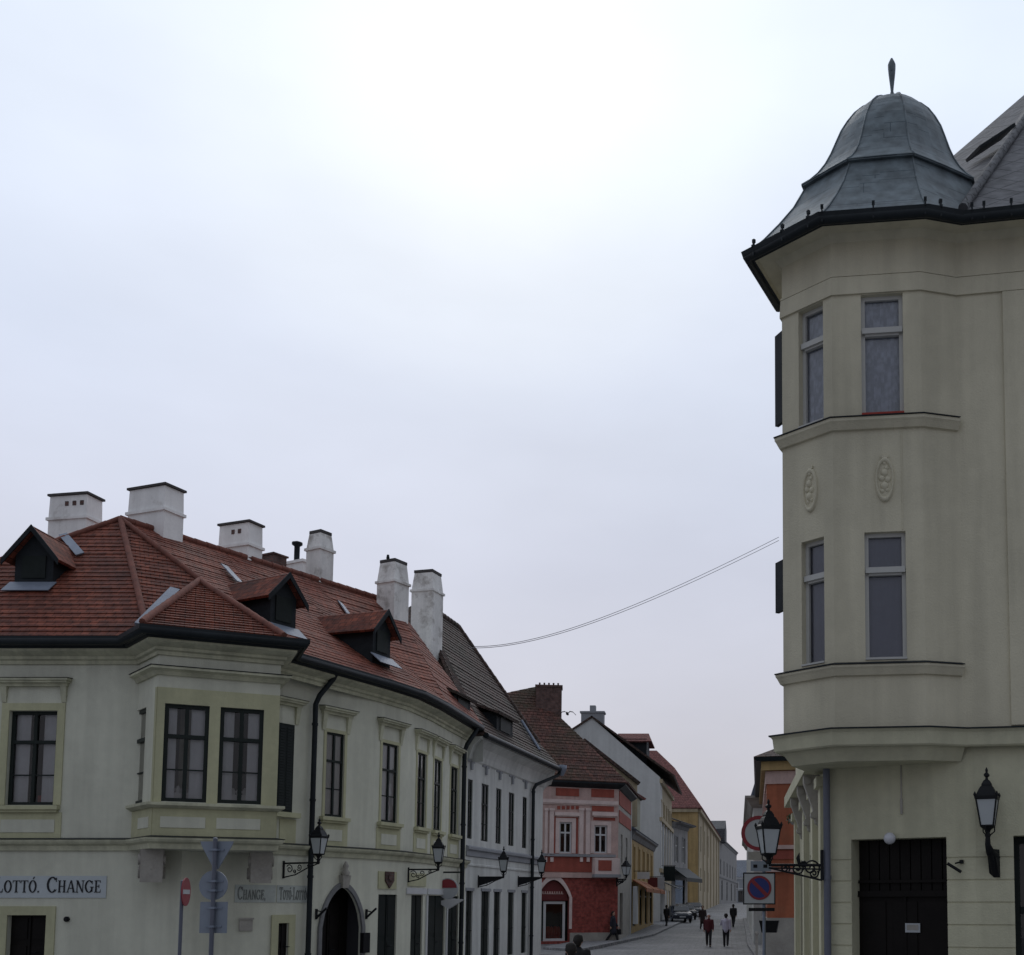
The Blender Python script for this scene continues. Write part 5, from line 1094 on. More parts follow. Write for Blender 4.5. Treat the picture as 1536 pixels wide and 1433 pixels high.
# pilasters and consoles on the street side
for s0 in (7.3, 5.6, 3.4, .6):
    k = MB(); k.box(SF, s0, s0 + .42, 0, .10, .1, zg - .35); k.box(SF, s0 - .05, s0 + .47, 0, .16, zg - .35, zg - .2); k.build('pilaster', M['wall_bay_low'], H5)
for s0 in (6.3, 4.6, 2.4):
    k = MB(); k.prism(frame_at(SF.P(s0, 0, 0)[:2], math.degrees(math.atan2(SF.n.y, SF.n.x))), [(0, zg - .85), (.07, zg - .8), (.12, zg - .55), (.26, zg - .15), (.26, zg - .02), (0, zg - .02)], -.10, .10); k.tube([SF.P(s0 - .12, .09, zg - .66), SF.P(s0 + .12, .09, zg - .66)], .06, 10); k.tube([SF.P(s0 - .12, .2, zg - .12), SF.P(s0 + .12, .2, zg - .12)], .06, 10); k.build('console', M['stone'], H5)
k = MB(); k.box(SF, .2, SF.L - .1, 0, .28, zg - .02, zg + .2); k.build('belt_course', M['wall_bay_low'], H5)
# pipe at the corner
q = CF.P(.02, .1, 0); k = MB(); k.tube([(q.x, q.y, .05), (q.x, q.y, zg + .1)], .052, 14)
for z in (1.1, 2.6): k.lathe((q.x, q.y, z), [(.062, -.03), (.062, .03)], 14)
k.build('downpipe', M["pipe_blue"], H5)
k = MB(); s0 = CF.s(1352, 1180, .01); za, zb_ = CF.z(1352, 1216), zg; k.tube([CF.P(s0, .015, za), CF.P(s0, .015, zb_)], .010, 6); k.lathe(CF.P(s0, .015, za - .05), [(.018, 0), (.018, .22)], 8); tag(k.build('hanging_rod', M['stone']), 'thin rusty rod on the wall under the bay above the dark door', 'rod')
# open shutters and boxes on the far side of the bay
for y0, y1, x in ((505, 640, 1166.5), (845, 920, 1166)):
    pz0, pz1 = at(x, y1, 16.5).z, at(x, y0, 16.5).z; p = at(x, 700, 16.5); k = MB(); f_ = frame_at((p.x, p.y), -62); k.box(f_, -.02, .42, -.03, .03, pz0, pz1); k.build('window_shutter', M['dormerwood'], H5)
# intercom / camera bracket
s0, z = CF.hit(1437, 1299); k = MB(); k.tube([CF.P(s0 + .06, .0, z + .06), CF.P(s0 + .0, .12, z + .03)], .012, 6); k.tube([CF.P(s0 - .1, .16, z + .03), CF.P(s0 + .08, .12, z - .09)], .022, 8); k.lathe(CF.P(s0 + .06, .03, z + .05), [(.03, -.02), (.03, .03)], 8); tag(k.build('security_camera', M['iron']), 'small dark security camera between the dark door and the right wall lamp', 'camera')

# ================================================================== LAMPS
def lantern(root, ox, oz, sc=1.0):
    """four-sided lantern; ox = distance out from the wall (local +X), oz = height of its foot"""
    o = (ox, 0, oz); k = MB(); n = 4; rb, rt, h = .125 * sc, .205 * sc, .40 * sc; A0 = PI / 4 + .22; zb = .16 * sc
    vb = [Vector((ox + rb * math.cos(2 * PI * i / n + A0), rb * math.sin(2 * PI * i / n + A0), oz + zb)) for i in range(n)]
    vt = [Vector((ox + rt * math.cos(2 * PI * i / n + A0), rt * math.sin(2 * PI * i / n + A0), oz + zb + h)) for i in range(n)]
    for i in range(n): k.tube([vb[i], vt[i]], .013 * sc, 6)
    k.tube(vb + [vb[0]], .016 * sc, 6); k.tube(vt + [vt[0]], .02 * sc, 6)
    k.lathe(o, [(.035 * sc, 0), (.05 * sc, .03 * sc), (.03 * sc, .06 * sc), (.045 * sc, .1 * sc), (.11 * sc, zb - .01)], 10)
    for i in range(3):
        a = 2 * PI * i / 3; k.tube([(ox + .04 * sc * math.cos(a), .04 * sc * math.sin(a), oz + .03), (ox + .1 * sc * math.cos(a), .1 * sc * math.sin(a), oz + .08 * sc), (ox + .1 * sc * math.cos(a), .1 * sc * math.sin(a), oz + zb)], .01 * sc, 5)
    k.build('frame', M['iron'], root)
    k = MB()
    for i in range(n): j = (i + 1) % n; k.face([vb[i] * 1.0, vb[j], vt[j], vt[i]])
    k.build('glass_pane', M['lampglass'], root)
    z = oz + zb + h; k = MB()
    k.lathe((ox, 0, z), [(rt * 1.12, -.01 * sc), (rt * 1.14, .03 * sc), (rt * .95, .06 * sc), (rt * .78, .12 * sc), (rt * .6, .17 * sc), (rt * .5, .18 * sc), (rt * .48, .21 * sc), (rt * .3, .26 * sc), (rt * .14, .28 * sc), (rt * .12, .31 * sc), (rt * .26, .33 * sc), (rt * .26, .355 * sc), (rt * .1, .38 * sc), (rt * .13, .42 * sc), (rt * .02, .46 * sc)], 4, sm=False, rot=A0); 
    for i in range(4): a = 2 * PI * i / 4 + A0; k.lathe((ox + rt * 1.08 * math.cos(a), rt * 1.08 * math.sin(a), z + .02 * sc), [(.012, 0), (.022, .03), (.004, .07)], 6)
    k.build('cap', M['iron'], root)
def scroll(k, c, r0, r1, turns, z_up=1, ph=0, n=26, r=.012):
    k.tube([(c[0] + (r0 + (r1 - r0) * i / n) * math.cos(ph + turns * 2 * PI * i / n), 0, c[1] + z_up * (r0 + (r1 - r0) * i / n) * math.sin(ph + turns * 2 * PI * i / n)) for i in range(n + 1)], r, 6)
def arm_lamp(label, fr, wx, wy, lx, group, solid=False):
    """a long bracket: wall plate, arm, scrolls; lantern standing on its end"""
    s0, z = fr.hit(wx, wy); P = fr.P(s0, 0, z); root = thing('wall_lantern', label, 'street lamp', P, group, math.atan2(fr.n.y, fr.n.x))
    ORI[root.as_pointer()] = Vector()
    # how far out the lantern stands so the arm has its real length
    best = min((abs(project_x(fr.P(s0, t / 100, z)) - lx), t / 100) for t in range(50, 140))[1]; Ln = best
    k = MB(); k.box(Fr((0, -.5), (0, .5)), .46, .54, -.02, .03, -.2, .22) if False else None
    k.tube([(0.01, 0, -.22), (0.01, 0, .2)], .028, 8); k.tube([(0, 0, .14), (Ln, 0, .14)], .022, 8)
    if solid:
        k.hexa([(0.02, -.012, -.17), (0.02, .012, -.17), (Ln * .95, .012, .1), (Ln * .95, -.012, .1), (0.02, -.012, .12), (0.02, .012, .12), (Ln * .95, .012, .125), (Ln * .95, -.012, .125)])
    k.tube([(0.01, 0, -.2), (Ln * .35, 0, -.14), (Ln * .7, 0, .02), (Ln, 0, .12)], .016, 8)
    scroll(k, (Ln * .18, .0), .02, .11, 1.4); scroll(k, (Ln * .46, .04), .015, .085, 1.4, -1); scroll(k, (Ln * .72, .08), .01, .05, 1.3); scroll(k, (Ln * .32, -.06), .01, .05, 1.2, -1)
    k.lathe((Ln, 0, .1), [(.02, 0), (.04, .04), (.03, .1)], 8); k.build('bracket', M['iron'], root)
    lantern(root, Ln, .18); return root
def project_x(p):
    d = Vector(p) - Vector((0, 0, EYE)); f = d.y * CP + d.z * SP; return CX + F * d.x / f
grp = 'wall lanterns along the left houses'
arm_lamp('black wall lantern beside the first drainpipe, nearest on the pale corner house', L0, 425, 1304, 477, grp)
arm_lamp('black wall lantern beside the round red shop sign at the end of the pale corner house', L3, 640, 1318, 657, grp) if False else arm_lamp('black wall lantern above the dark shop doors of the pale corner house', L2, 612, 1312, 657, grp)
arm_lamp('black wall lantern in the middle of the grey house front', G, 717, 1322, 755, grp, True)
arm_lamp('black wall lantern at the far drainpipe of the grey house', G, 777, 1322, 812, grp, True)
# ornate arm lamp at the corner tower
q = CF.P(-.02, .05, 0); root = thing('wall_lantern', 'black lantern on an ornate scrolled arm beside the blue corner pipe of the tower house', 'street lamp', at(1233, 1300, q.y - .1) , None, math.radians(185)); ORI[root.as_pointer()] = Vector()
k = MB(); Ln = .78; k.tube([(0, 0, -.2), (0, 0, .24)], .025, 8); k.tube([(0, 0, .02), (Ln, 0, .02)], .02, 8); k.tube([(0, 0, -.04), (Ln, 0, -.02)], .012, 6)
for c_, r0, u in (((.16, -.02), .13, 1), ((.36, -.03), .09, -1), ((.54, -.03), .07, 1), ((.12, -.1), .07, -1), ((.27, .03), .05, 1)): scroll(k, c_, .012, r0, 1.6, u, r=.013)
k.tube([(.0, 0, -.2), (.3, 0, -.13), (Ln, 0, -.02)], .014, 6); k.tube([(.33, 0, .02), (.35, 0, .12), (.33, 0, .2)], .02, 6, radii=[.02, .03, .004]); k.build('bracket', M['iron'], root)
lantern(root, Ln, .03, .93)
q = R.P(R.L - .1, .1, R.z(915, 1322)); root = thing('wall_lantern', 'black lantern on a bracket at the corner of the red house', 'street lamp', q, None, math.radians(-50)); ORI[root.as_pointer()] = Vector()
k = MB(); k.tube([(0, 0, -.3), (0, 0, .25)], .04, 8); k.tube([(0, 0, .1), (.9, 0, .1)], .035, 8); scroll(k, (.25, -.05), .02, .16, 1.5, r=.03); scroll(k, (.55, .0), .02, .11, 1.5, -1, r=.03); k.tube([(.01, 0, -.25), (.5, 0, -.08), (.9, 0, .08)], .03, 6); k.build('bracket', M['iron'], root); lantern(root, .9, .14, 1.2)
k = MB(); g0 = ground_z(118); k.slab([CH.P(-.6, .1, g0 + 5.0), CH.P(CH.L, .1, g0 + 5.0), CH.P(CH.L, 1.6, g0 + 3.9), CH.P(-.6, 1.6, g0 + 3.9)], .1); k.slab([CH.P(-.6, 1.6, g0 + 3.9), CH.P(CH.L, 1.6, g0 + 3.9), CH.P(CH.L, 1.62, g0 + 3.5), CH.P(-.6, 1.62, g0 + 3.5)], .05); k.build('shop_canopy', M['shutter'], CHH)
# right wall lamp
s0, z = GF.hit(1492, 1290) if GF.s(1492, 1290) > 0 else CF.hit(1492, 1290)
fr_ = GF if GF.s(1492, 1290) > 0 else CF; P = fr_.P(s0, 0, z); root = thing('wall_lantern', 'large black lantern on a short curved bracket right of the dark door', 'street lamp', P, None, math.radians(-122)); ORI[root.as_pointer()] = Vector()
k = MB(); fx = Fr((0, .07), (0, -.07)); k.hexa([(-.05, -.07, -.24), (.02, -.07, -.24), (.02, .07, -.24), (-.05, .07, -.24), (-.05, -.07, .14), (.16, -.05, .14), (.16, .05, .14), (-.05, .07, .14)]); k.tube([(.02, 0, .05), (.18, 0, .1), (.27, 0, .2), (.26, 0, .34)], .035, 8, radii=[.08, .06, .04, .03])
k.tube([(.02, 0, -.2), (.1, 0, -.02), (.2, 0, .08)], .04, 8); k.build('bracket', M['iron'], root); lantern(root, .26, .30, .93)

# ================================================================== ROAD SIGNS
def pole(root, x, y, z1, r=.03, m='pipe_blue', z0=0): k = MB(); k.tube([(x, y, z0), (x, y, z1)], r, 10); k.lathe((x, y, z1), [(r, 0), (r * .6, .015), (.002, .02)], 10); return k.build('pole', M[m], root)
# post with three sign backs
Yp = 16.5; p = at(320, 1340, Yp); T = thing('road_sign', 'signpost seen from behind with a triangle, a round and a square grey sign back', 'road sign', (p.x, p.y, 0)); pole(T, p.x, p.y, at(318, 1258, Yp).z, .033, 'pipe_blue')
f_ = frame_at((p.x, p.y), -4); k = MB(); zt = f_.z(318, 1262); zb = f_.z(318, 1304); wd = .25; k.prism(f_, [(-wd, zt), (wd, zt), (wd - .02, zt - .06), (.03, zb), (-.03, zb), (-wd + .02, zt - .06)], -.06, -.045); k.build('sign_plate', M['sign_back'], T)
k = MB(); z = f_.z(315, 1328); k.disc(f_, -.03, z, .215, -.06, -.045); k.build('sign_plate', M['sign_back'], T)
k = MB(); k.box(f_, -.215, .195, -.06, -.045, f_.z(315, 1400), f_.z(315, 1353)); k.build('sign_plate', M['sign_back'], T)
k = MB()
for y in (1275, 1322, 1336, 1362, 1390): z = f_.z(318, y); k.box(f_, -.12, .12, -.045, -.03, z - .012, z + .012); k.box(f_, -.045, .045, -.035, .04, z - .015, z + .015)
k.build('clamp', M['zinc'], T)
# no-entry sign seen nearly edge-on
Yp = 18.0; p = at(273, 1340, Yp); T = thing('road_sign', 'red no-entry sign with a white bar seen nearly edge-on on a thin pole', 'road sign', (p.x, p.y, 0)); pole(T, p.x, p.y, at(273, 1322, Yp).z, .028, 'pipe_blue')
f_ = frame_at((p.x + .03, p.y - .02), 99); z = f_.z(276, 1338); k = MB(); k.disc(f_, 0, z, .225, .03, .045); k.build('sign_plate', M['sign_red'], T)
k = MB(); k.box(f_, -.17, .17, .045, .049, z - .035, z + .035); k.build('bar', M['sign_white'], T)
# post with the no-vehicles and no-parking signs
Yp = 19.4; p = at(1146, 1340, Yp); T = thing('road_sign', 'signpost with a red-rimmed white disc above a square no-parking sign', 'road sign', (p.x, p.y, 0)); pole(T, p.x, p.y, at(1140, 1228, Yp).z, .028, 'zinc')
f_ = frame_at((p.x, p.y), 3); s0, z = f_.hit(1138, 1250, .05); rr = .30; k = MB(); k.disc(f_, s0, z, rr, .035, .05, r0=0); k.build('sign_plate', M['sign_white'], T); k = MB(); k.disc(f_, s0, z, rr, .05, .055, r0=rr * .79); k.build('rim', M['sign_red'], T)
for x0, y0, x1, y1, m in ((1122, 1278, 1156, 1290, 'stone'), (1126, 1292, 1157, 1307, 'sign_back'), (1123, 1362, 1162, 1367, 'black')):
    a, b = f_.hit(x0, y1, .05), f_.hit(x1, y0, .05); k = MB(); k.box(f_, a[0], b[0], .035, .05, a[1], b[1]); k.build('info_plate', M[m], T)
for x in (1133, 1148):
    a = f_.hit(x - 3, 1302, .05), f_.hit(x + 3, 1297, .05); k = MB(); k.box(f_, a[0][0], a[1][0], .05, .054, a[0][1], a[1][1]); k.build('arrow', M['black'], T)
a, b = f_.hit(1114.5, 1357, .05), f_.hit(1163, 1309, .05); k = MB(); k.box(f_, a[0], b[0], .03, .05, a[1], b[1]); sp = k.build('sign_plate', M['sign_white'], T)
k = MB(); e = .02
for q in ((a[0], b[0], a[1], a[1] + e), (a[0], b[0], b[1] - e, b[1]), (a[0], a[0] + e, a[1] + e, b[1] - e), (b[0] - e, b[0], a[1] + e, b[1] - e)): k.box(f_, q[0], q[1], .05, .056, q[2], q[3])
k.build('border', M['black'], sp)
c_ = f_.hit(1139, 1332, .05); rr = .207; k = MB(); k.disc(f_, c_[0], c_[1], rr, .05, .054); k.build('no_parking_disc', M['sign_blue'], sp)
k = MB(); k.disc(f_, c_[0], c_[1], rr, .054, .059, r0=rr * .82); u_ = .022; q = rr * .6; k.prism(f_, [(c_[0] - q - u_, c_[1] + q - u_), (c_[0] - q + u_, c_[1] + q + u_), (c_[0] + q + u_, c_[1] - q + u_), (c_[0] + q - u_, c_[1] - q - u_)], .054, .058); k.build('red_ring', M['sign_red'], sp)
# dark litter bin and parking machine behind the post
p = at(1154, 1391, 26); T = thing('litter_bin', 'small dark box-shaped litter bin on a thin post below the no-parking sign', 'litter bin', (p.x, p.y, 0)); f_ = frame_at((p.x, p.y), -6); k = MB(); z0, z1 = f_.z(1154, 1399), f_.z(1154, 1384); k.taper(f_, (-.17, .17, -.15, .15), (-.21, .21, -.18, .18), z0, z1); k.box(f_, -.22, .22, -.19, .19, z1, z1 + .05); k.build('bin_body', M['black'], T); k = MB(); k.tube([(p.x - .1, p.y + .2, 0), (p.x - .1, p.y + .2, z1)], .025, 8); k.build('post', M['iron'], T)
p = at(1135, 1392, 44); k = MB(); f_ = frame_at((p.x, p.y), 0); g0 = ground_z(44); k.box(f_, -.2, .2, -.15, .15, g0, g0 + .1); k.tube([(p.x, p.y, g0), (p.x, p.y, g0 + 1.05)], .05, 10); k.lathe((p.x, p.y, g0 + 1.05), [(.06, 0), (.09, .06), (.03, .14)], 10); tag(k.build('bollard', M['stone']), 'grey bollard on the right kerb beyond the signpost', 'bollard')
# flower basket in front of the orange wall
p = at(1190, 1229, 40); T = thing('flower_basket', 'hanging basket of green leaves on the orange house wall', 'flower basket', tuple(p)); k = MB(); f_ = frame_at((p.x, p.y), 0)
for i in range(260):
    a = Vector((random.gauss(0, .09), random.gauss(0, .09), random.gauss(.03, .07))); t = Vector((random.uniform(-1, 1), random.uniform(-1, 1), random.uniform(-1, 1))).normalized() * .05; b_ = t.cross(Vector((random.random(), random.random(), random.random()))).normalized() * .03; q = p + a; k.face([q - t, q + b_, q + t, q - b_])
k.build('leaves', M['leaf'], T); k = MB(); k.lathe(p - Vector((0, 0, .2)), [(.05, 0), (.16, .1), (.2, .2)], 10); k.build('pot', M['stone'], T)

# ================================================================== CABLES AND BIRD
for (x0, y0, x1, y1, sag, lab) in ((1168, 806, 712, 970, .42, 'upper thin cable slung from the corner tower over the street to the left roofs'), (1168, 811, 703, 972, .45, 'lower thin cable slung from the corner tower over the street to the left roofs')):
    a, b = at(x0, y0, 16.5), at(x1, y1, 40.5); k = MB(); pts = []
    for i in range(33): t = i / 32; q = a.lerp(b, t); q.z -= 4 * sag * t * (1 - t); pts.append(q)
    k.tube(pts, .016, 6, radii=[.004 + .007 * i / 32 for i in range(33)]); tag(k.build('overhead_cable', M['cable']), lab, 'cable', 'cables over the street')
p = at(851, 1071, 55); k = MB()
def wing(sg):
    f = [(0, 0, 0), (.12 * sg, 0, .12), (.26 * sg, .02, .10), (.42 * sg, .05, -.06)]; c = [.16, .15, .11, .02]
    rows = [[p + Vector((x, y - w_ * .5, z)), p + Vector((x, y, z + .02)), p + Vector((x, y + w_ * .5, z))] for (x, y, z), w_ in zip(f, c)]
    lo = [[q - Vector((0, 0, .015)) for q in r_] for r_ in rows]; k.grid(rows, 0, False); k.grid(lo, 0, False)
wing(1); wing(-1); k.tube([p + Vector((0, -.28, .0)), p + Vector((0, -.2, .03)), p + Vector((0, 0, 0)), p + Vector((0, .2, 0)), p + Vector((0, .32, .01))], .05, 8, radii=[.01, .045, .07, .05, .02])
tag(k.build('bird', M['black']), 'dark bird in flight with down-curved wings beside the red house chimney', 'bird')

# ================================================================== PEOPLE
SKIN = mat('skin', (.42, .25, .18), rough=.6, var=.05)
def cloth(name, c): return mat(name, c, rough=.9, var=.12, vscale=6)
def blob(name, parts, m, root, vox=.011):
    """one continuous surface grown over tapered limbs: parts = list of (points, radii)"""
    bm = bmesh.new()
    for pts, rad in parts:
        pts = [Vector(p) for p in pts]
        for p, r in zip(pts, rad):
            bmesh.ops.create_icosphere(bm, subdivisions=2, radius=r, matrix=Matrix.Translation(p))
        t = MB(); t.tube(pts, 0, 10, radii=list(rad)); vs = [bm.verts.new(v) for v in t.v]
        for f in t.f:
            try: bm.faces.new([vs[i] for i in f])
            except ValueError: pass
    bmesh.ops.recalc_face_normals(bm, faces=bm.faces)
    me = bpy.data.meshes.new(name + '_cage'); bm.to_mesh(me); bm.free()
    ob = bpy.data.objects.new(name, me); C.objects.link(ob)
    md = ob.modifiers.new('r', 'REMESH'); md.mode = 'VOXEL'; md.voxel_size = vox
    sm = ob.modifiers.new('s', 'SMOOTH'); sm.iterations = 3; sm.factor = .5
    dg = bpy.context.evaluated_depsgraph_get(); nm = bpy.data.meshes.new_from_object(ob.evaluated_get(dg)); ob.modifiers.clear(); ob.data = nm; bpy.data.meshes.remove(me)
    nm.name = name; nm.materials.clear(); nm.materials.append(m)
    for p in nm.polygons: p.use_smooth = True
    ob.parent = root; ORI[ob.as_pointer()] = Vector(); return ob
def person(label, x, yf, hgt, face, coat, trous, hair, stride=.22, armL=-.25, armR=.25, hood=False, long_=False, raise_=0, bag=False, Y=None):
    if Y is None:
        a, b = 20.0, 160.0
        for _i in range(50):
            m_ = (a + b) / 2
            if HZ + (EYE - ground_z(m_)) * F / m_ > yf: a = m_
            else: b = m_
        Y = a
    p = at(x, 1358, Y); root = thing('person', label, 'person', (p.x, Y, ground_z(Y)), 'people in the street', math.radians(face)); ORI[root.as_pointer()] = Vector()
    k = hgt / 1.72; V = lambda *q: Vector(q) * k
    R_ = lambda rs_: [r * k for r in rs_]
    hipz, shz = .90, 1.41; parts = []; cl = []; tr = []; shoes = []
    parts.append(([V(0, 0, .92), V(0, .01, 1.12), V(0, .02, 1.33), V(0, .01, 1.44)], R_([.125, .115, .125, .07])))
    parts.append(([V(0, .01, 1.44), V(0, -.005, 1.54)], R_([.055, .052])))
    parts.append(([V(0, -.01, 1.56), V(0, -.005, 1.615), V(0, .0, 1.645)], R_([.068, .085, .083])))
    parts.append(([V(0, -.085, 1.605), V(0, -.105, 1.585)], R_([.012, .014])))                     # nose
    parts.append(([V(0, -.075, 1.535), V(0, -.085, 1.535)], R_([.022, .02])))                       # chin
    for sg in (-1, 1): parts.append(([V(sg * .083, .01, 1.60), V(sg * .09, .015, 1.58)], R_([.016, .014])))   # ears
    cl.append(([V(0, 0, .88), V(0, .0, 1.1), V(0, .015, 1.32), V(0, .01, 1.42)], R_([.16, .148, .155, .10])))
    for sg in (-1, 1): cl.append(([V(sg * .06, 0, .95), V(sg * .08, .01, 1.33)], R_([.13, .125]))); tr.append(([V(sg * .07, 0, .97), V(sg * .08, 0, .85)], R_([.115, .11])))
    for sg, arm in ((-1, armL), (1, armR)):
        sh = V(sg * .185, .01, 1.385); el = V(sg * .235, .01 - .22 * arm, 1.12); wr = V(sg * .235, -.06 - .55 * arm, .90)
        if raise_ == sg: el = V(sg * .27, -.10, 1.16); wr = V(sg * .20, -.26, 1.34)
        d = (wr - el).normalized(); pal = wr + d * .05 * k; lat = Vector((0, 1, 0)) if abs(d.y) < .8 else Vector((0, 0, 1)); side = Vector((-sg, 0, 0))
        parts.append(([sh, el, wr], R_([.055, .042, .030]))); parts.append(([wr, pal, pal + d * .035 * k], R_([.030, .036, .032])))
        cl.append(([sh, el, wr - d * .03 * k], R_([.078, .062, .05])))
        for j, ln in enumerate((.062, .072, .068, .052)):
            b0 = pal + d * .04 * k + lat * ((j - 1.5) * .019 * k); parts.append(([b0, b0 + d * ln * .55 * k, b0 + d * ln * .9 * k + side * .02 * k], R_([.0105, .0098, .009])))
        b0 = pal - lat * .028 * k; parts.append(([b0, b0 - lat * .028 * k + d * .025 * k, b0 - lat * .034 * k + d * .055 * k], R_([.013, .011, .0095])))
        hand = pal + d * .06 * k
        st = stride * sg; hp = V(sg * .085, 0, .90); kn = V(sg * .09, -.55 * st - .03, .49); an = V(sg * .09, -1.15 * st + (.10 if st < 0 else 0), .085 + (.05 if st < 0 else 0))
        parts.append(([hp, kn, an], R_([.085, .056, .04]))); tr.append(([hp, kn, an + V(0, 0, .02)], R_([.105, .075, .062])))
        shoes.append(([an + V(0, .05, -.035), an + V(0, -.05, -.045), an + V(0, -.15, -.055)], R_([.045, .048, .034])))
        parts.append(([an, an + V(0, -.10, -.045)], R_([.038, .028])))
        if bag and sg == 1:
            q = hand; bgm = MB(); f_ = Fr((q.x - .02, q.y - .14), (q.x - .02, q.y + .16)); bgm.taper(f_, (0, .30, -.05, .07), (.02, .28, -.03, .05), q.z - .36 * k, q.z - .06); bgm.tube([f_.P(.07, .01, q.z - .08), f_.P(.15, .01, q.z + .02), f_.P(.23, .01, q.z - .08)], .01, 6); BAG = bgm
    blob('body', parts, SKIN, root, .0095)
    if long_: cl.append(([V(0, .0, .92), V(0, .0, .62)], R_([.165, .19])))
    blob('coat', cl, coat, root, .016); blob('trousers', tr, trous, root, .016); blob('shoes', shoes, M['black'], root, .014)
    hp_ = [([V(0, .02, 1.665), V(0, .05, 1.62), V(0, .05, 1.56)], R_([.092, .085, .07]))]
    for sg in (-1, 1): hp_.append(([V(sg * .045, .0, 1.69), V(sg * .075, .03, 1.62)], R_([.05, .035])))
    if hood: hp_ += [([V(0, .06, 1.5), V(0, .07, 1.44)], R_([.1, .09]))]
    blob('hair' if not hood else 'hood', hp_, hair, root, .013)
    e = MB()
    for sg in (-1, 1): e.lathe(V(sg * .032, -.080, 1.605), [(.001, -.008), (.009, -.004), (.011, 0), (.009, .004), (.001, .008)], 8)
    e.v = [Vector(v) for v in e.v]; e.build('eyes', M['black'], root)
    m_ = MB(); m_.tube([V(-.024, -.083, 1.552), V(0, -.092, 1.552), V(.024, -.083, 1.552)], .005 * k, 6); m_.build('mouth', cloth('lips', (.3, .11, .1)), root)
    if bag: BAG.build('bag', M['black'], root)
    return root
dk = cloth('black cloth', (.014, .014, .016)); nv = cloth('navy cloth', (.018, .02, .032)); br = cloth('dark brown cloth', (.035, .022, .02)); jr = cloth('dark red cloth', (.075, .012, .016)); lv = cloth('pale lilac cloth', (.50, .48, .58)); wh = cloth('white cloth', (.6, .6, .6)); hd = cloth('dark hair', (.015, .012, .01)); hb = cloth('brown hair', (.04, .025, .015))
person('person in a dark red jacket and white headwear walking towards the viewer', 1063, 1420, 1.70, 0, jr, dk, wh, hood=True)
person('person in a pale lilac jacket and black trousers with one arm bent up', 1089, 1420, 1.72, 178, lv, dk, hd, raise_=1, stride=.1)
person('person in a dark brown coat behind the one in the red jacket', 1054, 1395, 1.72, 10, br, dk, hb, long_=True)
person('person in black walking farthest up the middle of the street', 1100, 1391, 1.74, 170, dk, dk, hd, stride=.3)
person('person in a long dark coat carrying a bag by the corner of the red house', 920, 1414, 1.74, 80, nv, dk, hd, long_=True, bag=True)
person('person in a navy coat in front of the yellow shop front', 946, 1398, 1.70, 20, nv, nv, hb, long_=True, stride=.12)
person('person in dark clothes close to the dark awning of the tall house', 1000, 1391, 1.68, 160, dk, dk, hd)
person('dark-haired person in a dark coat at the bottom edge, left of the other one', 857, 0, 1.58, 200, nv, dk, hd, Y=18.2)
person('dark-haired person in a black jacket at the bottom edge, right of the other one', 868, 0, 1.62, 175, dk, dk, hd, Y=21.8)

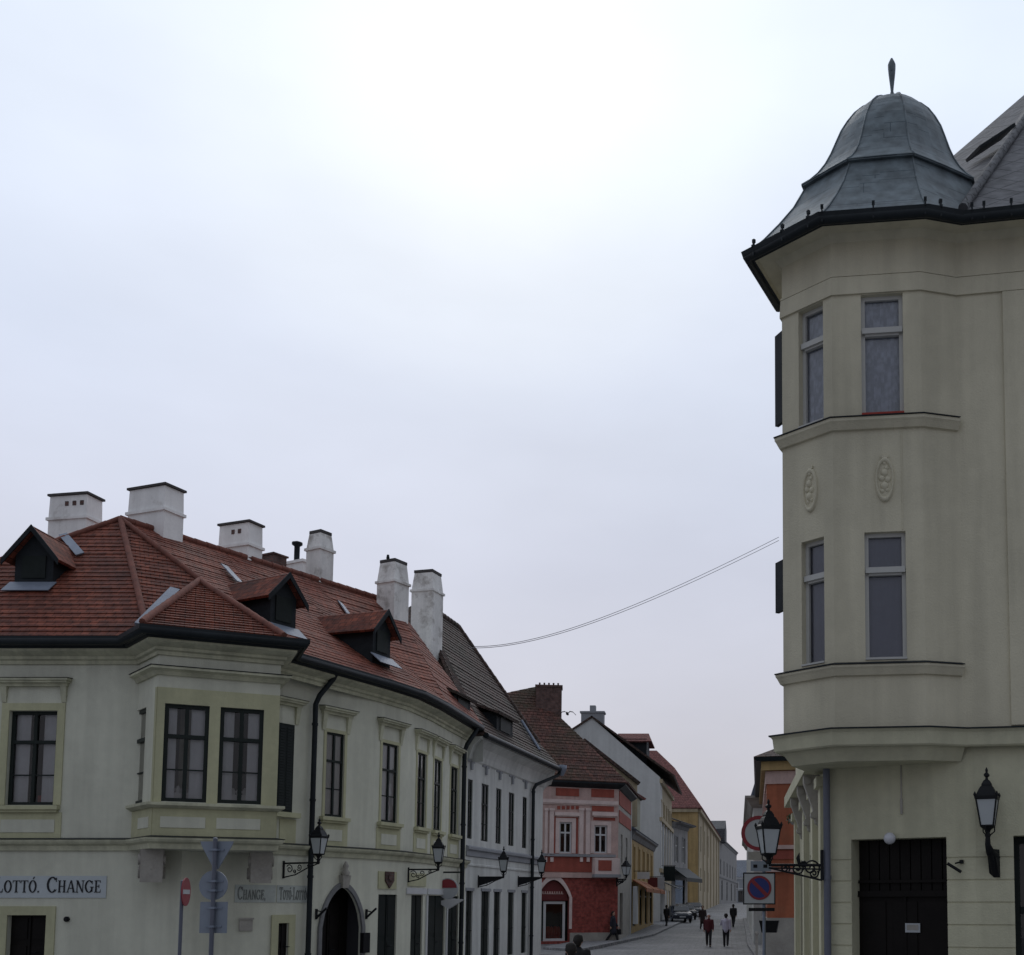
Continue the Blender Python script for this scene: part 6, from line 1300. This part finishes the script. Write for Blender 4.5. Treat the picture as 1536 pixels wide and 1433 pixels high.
# ================================================================== PARKED CARS
def car(label, x, Y, face, paint, group='cars parked up the street'):
    p = at(x, 1358, Y); root = thing('parked_car', label, 'car', (p.x, Y, ground_z(Y)), group, math.radians(face)); ORI[root.as_pointer()] = Vector()
    pf = [(-2.0, .35), (-2.05, .62), (-1.95, .80), (-1.0, .95), (-.45, 1.40), (.75, 1.45), (1.55, 1.0), (1.95, .95), (2.05, .6), (2.0, .35)]
    def sec(w_, pts): return [Vector((w_ * (1 - .16 * max(0, (z - .9) / .5)), y, z)) for y, z in pts]
    b = MB(); rows = [sec(w_, pf) for w_ in (-.84, -.8, 0, .8, .84)]
    for w_, q in ((0, -.84), (4, .84)):
        rows[w_] = [Vector((v.x, v.y * .985, .35 + (v.z - .35) * .96)) for v in rows[w_]]
    b.grid(rows, 0, False); b.face(rows[0]); b.face(rows[4][::-1]); b.grid([[r_[0] for r_ in rows], [r_[-1] for r_ in rows]], 0, False); b.build('body', paint, root)
    g_ = MB(); g_.face([(-.64, -.98, .99), (.64, -.98, .99), (.56, -.5, 1.38), (-.56, -.5, 1.38)]); g_.v = [v + Vector((0, -.02, .02)) for v in g_.v]; g_.build('windscreen', CARGLASS, root)
    g_ = MB(); g_.face([(-.6, 1.5, 1.06), (.6, 1.5, 1.06), (.55, .82, 1.42), (-.55, .82, 1.42)]); g_.v = [v + Vector((0, .03, .02)) for v in g_.v]; g_.build('rear_window', CARGLASS, root)
    for sg in (-1, 1):
        g_ = MB(); g_.face([(sg * .83, -.85, .98), (sg * .83, 1.35, .98), (sg * .745, .72, 1.37), (sg * .745, -.42, 1.35)]); g_.build('side_window', CARGLASS, root)
        h_ = MB(); h_.lathe((sg * .58, -2.0, .68), [(.01, -.07), (.1, -.05), (.13, 0), (.1, .05), (.01, .07)], 12); h_.build('headlight', M['sign_white'], root)
        t_ = MB(); t_.box(Fr((sg * .7 - .1, 2.03), (sg * .7 + .1, 2.03)), 0, .2, -.03, .03, .7, .86); t_.build('tail_light', M['sign_red'], root)
        for y in (-1.25, 1.25):
            fw_ = Fr((sg * .78, y + 1), (sg * .78, y - 1)) if sg < 0 else Fr((sg * .78, y - 1), (sg * .78, y + 1))
            w_ = MB(); w_.disc(fw_, 1, .31, .31, -.06, .08, 20); wo = w_.build('wheel', M['black'], root); w_ = MB(); w_.disc(fw_, 1, .31, .19, .08, .09, 16); w_.build('rim', M['zinc'], wo)
    n_ = MB(); n_.box(Fr((-.26, -2.07), (.26, -2.07)), 0, .52, 0, .01, .45, .56); n_.build('number_plate', M['sign_white'], root)
    return root
CARGLASS = mat('car glass', (.02, .022, .025), rough=.06, var=0)
car('dark car parked nearest, beside the dark awning of the tall house', 1018, 98, 12, mat('dark blue car paint', (.02, .025, .04), rough=.25, var=0))
car('black car parked behind the nearest dark car', 1027, 106, 10, mat('black car paint', (.012, .012, .014), rough=.25, var=0))
car('dark grey car parked farthest up, before the ochre building', 1040, 116, 8, mat('grey car paint', (.06, .065, .07), rough=.25, var=0))

# ================================================================== HANGING SHOP SIGNS UP THE ROW
for fr, t, z, w_, h_, m, lab in ((YH, .10, 4.35, .8, .45, 'whitepaint', 'small white shop sign jutting out at the near end of the yellow house'), (YH, .78, 4.3, .9, .9, 'sign_white', 'square white shop sign jutting out at the far end of the yellow house'), (YH, .55, 4.2, .7, .7, 'shopred', 'dark red shop sign jutting out over the awnings of the yellow house'), (FS, .12, 5.6, 1.0, 1.3, 'shutter', 'tall dark shop sign jutting out from the tall bare-gabled house')):
    p = fr.P(fr.L * t, .1, z); g0 = ground_z(p.y); T = thing('hanging_sign', lab, 'sign', p, 'hanging shop signs up the street'); f_ = frame_at((p.x, p.y), 2); k = MB(); k.box(f_, .15, .15 + w_, -.03, .03, z - h_, z); k.build('sign_board', M[m], T); k = MB(); k.tube([f_.P(-.1, 0, z + .06), f_.P(.2 + w_, 0, z + .06)], .02, 6); k.tube([f_.P(.25, 0, z), f_.P(.25, 0, z + .06)], .012, 6); k.tube([f_.P(w_, 0, z), f_.P(w_, 0, z + .06)], .012, 6); k.build('bracket', M['iron'], T)
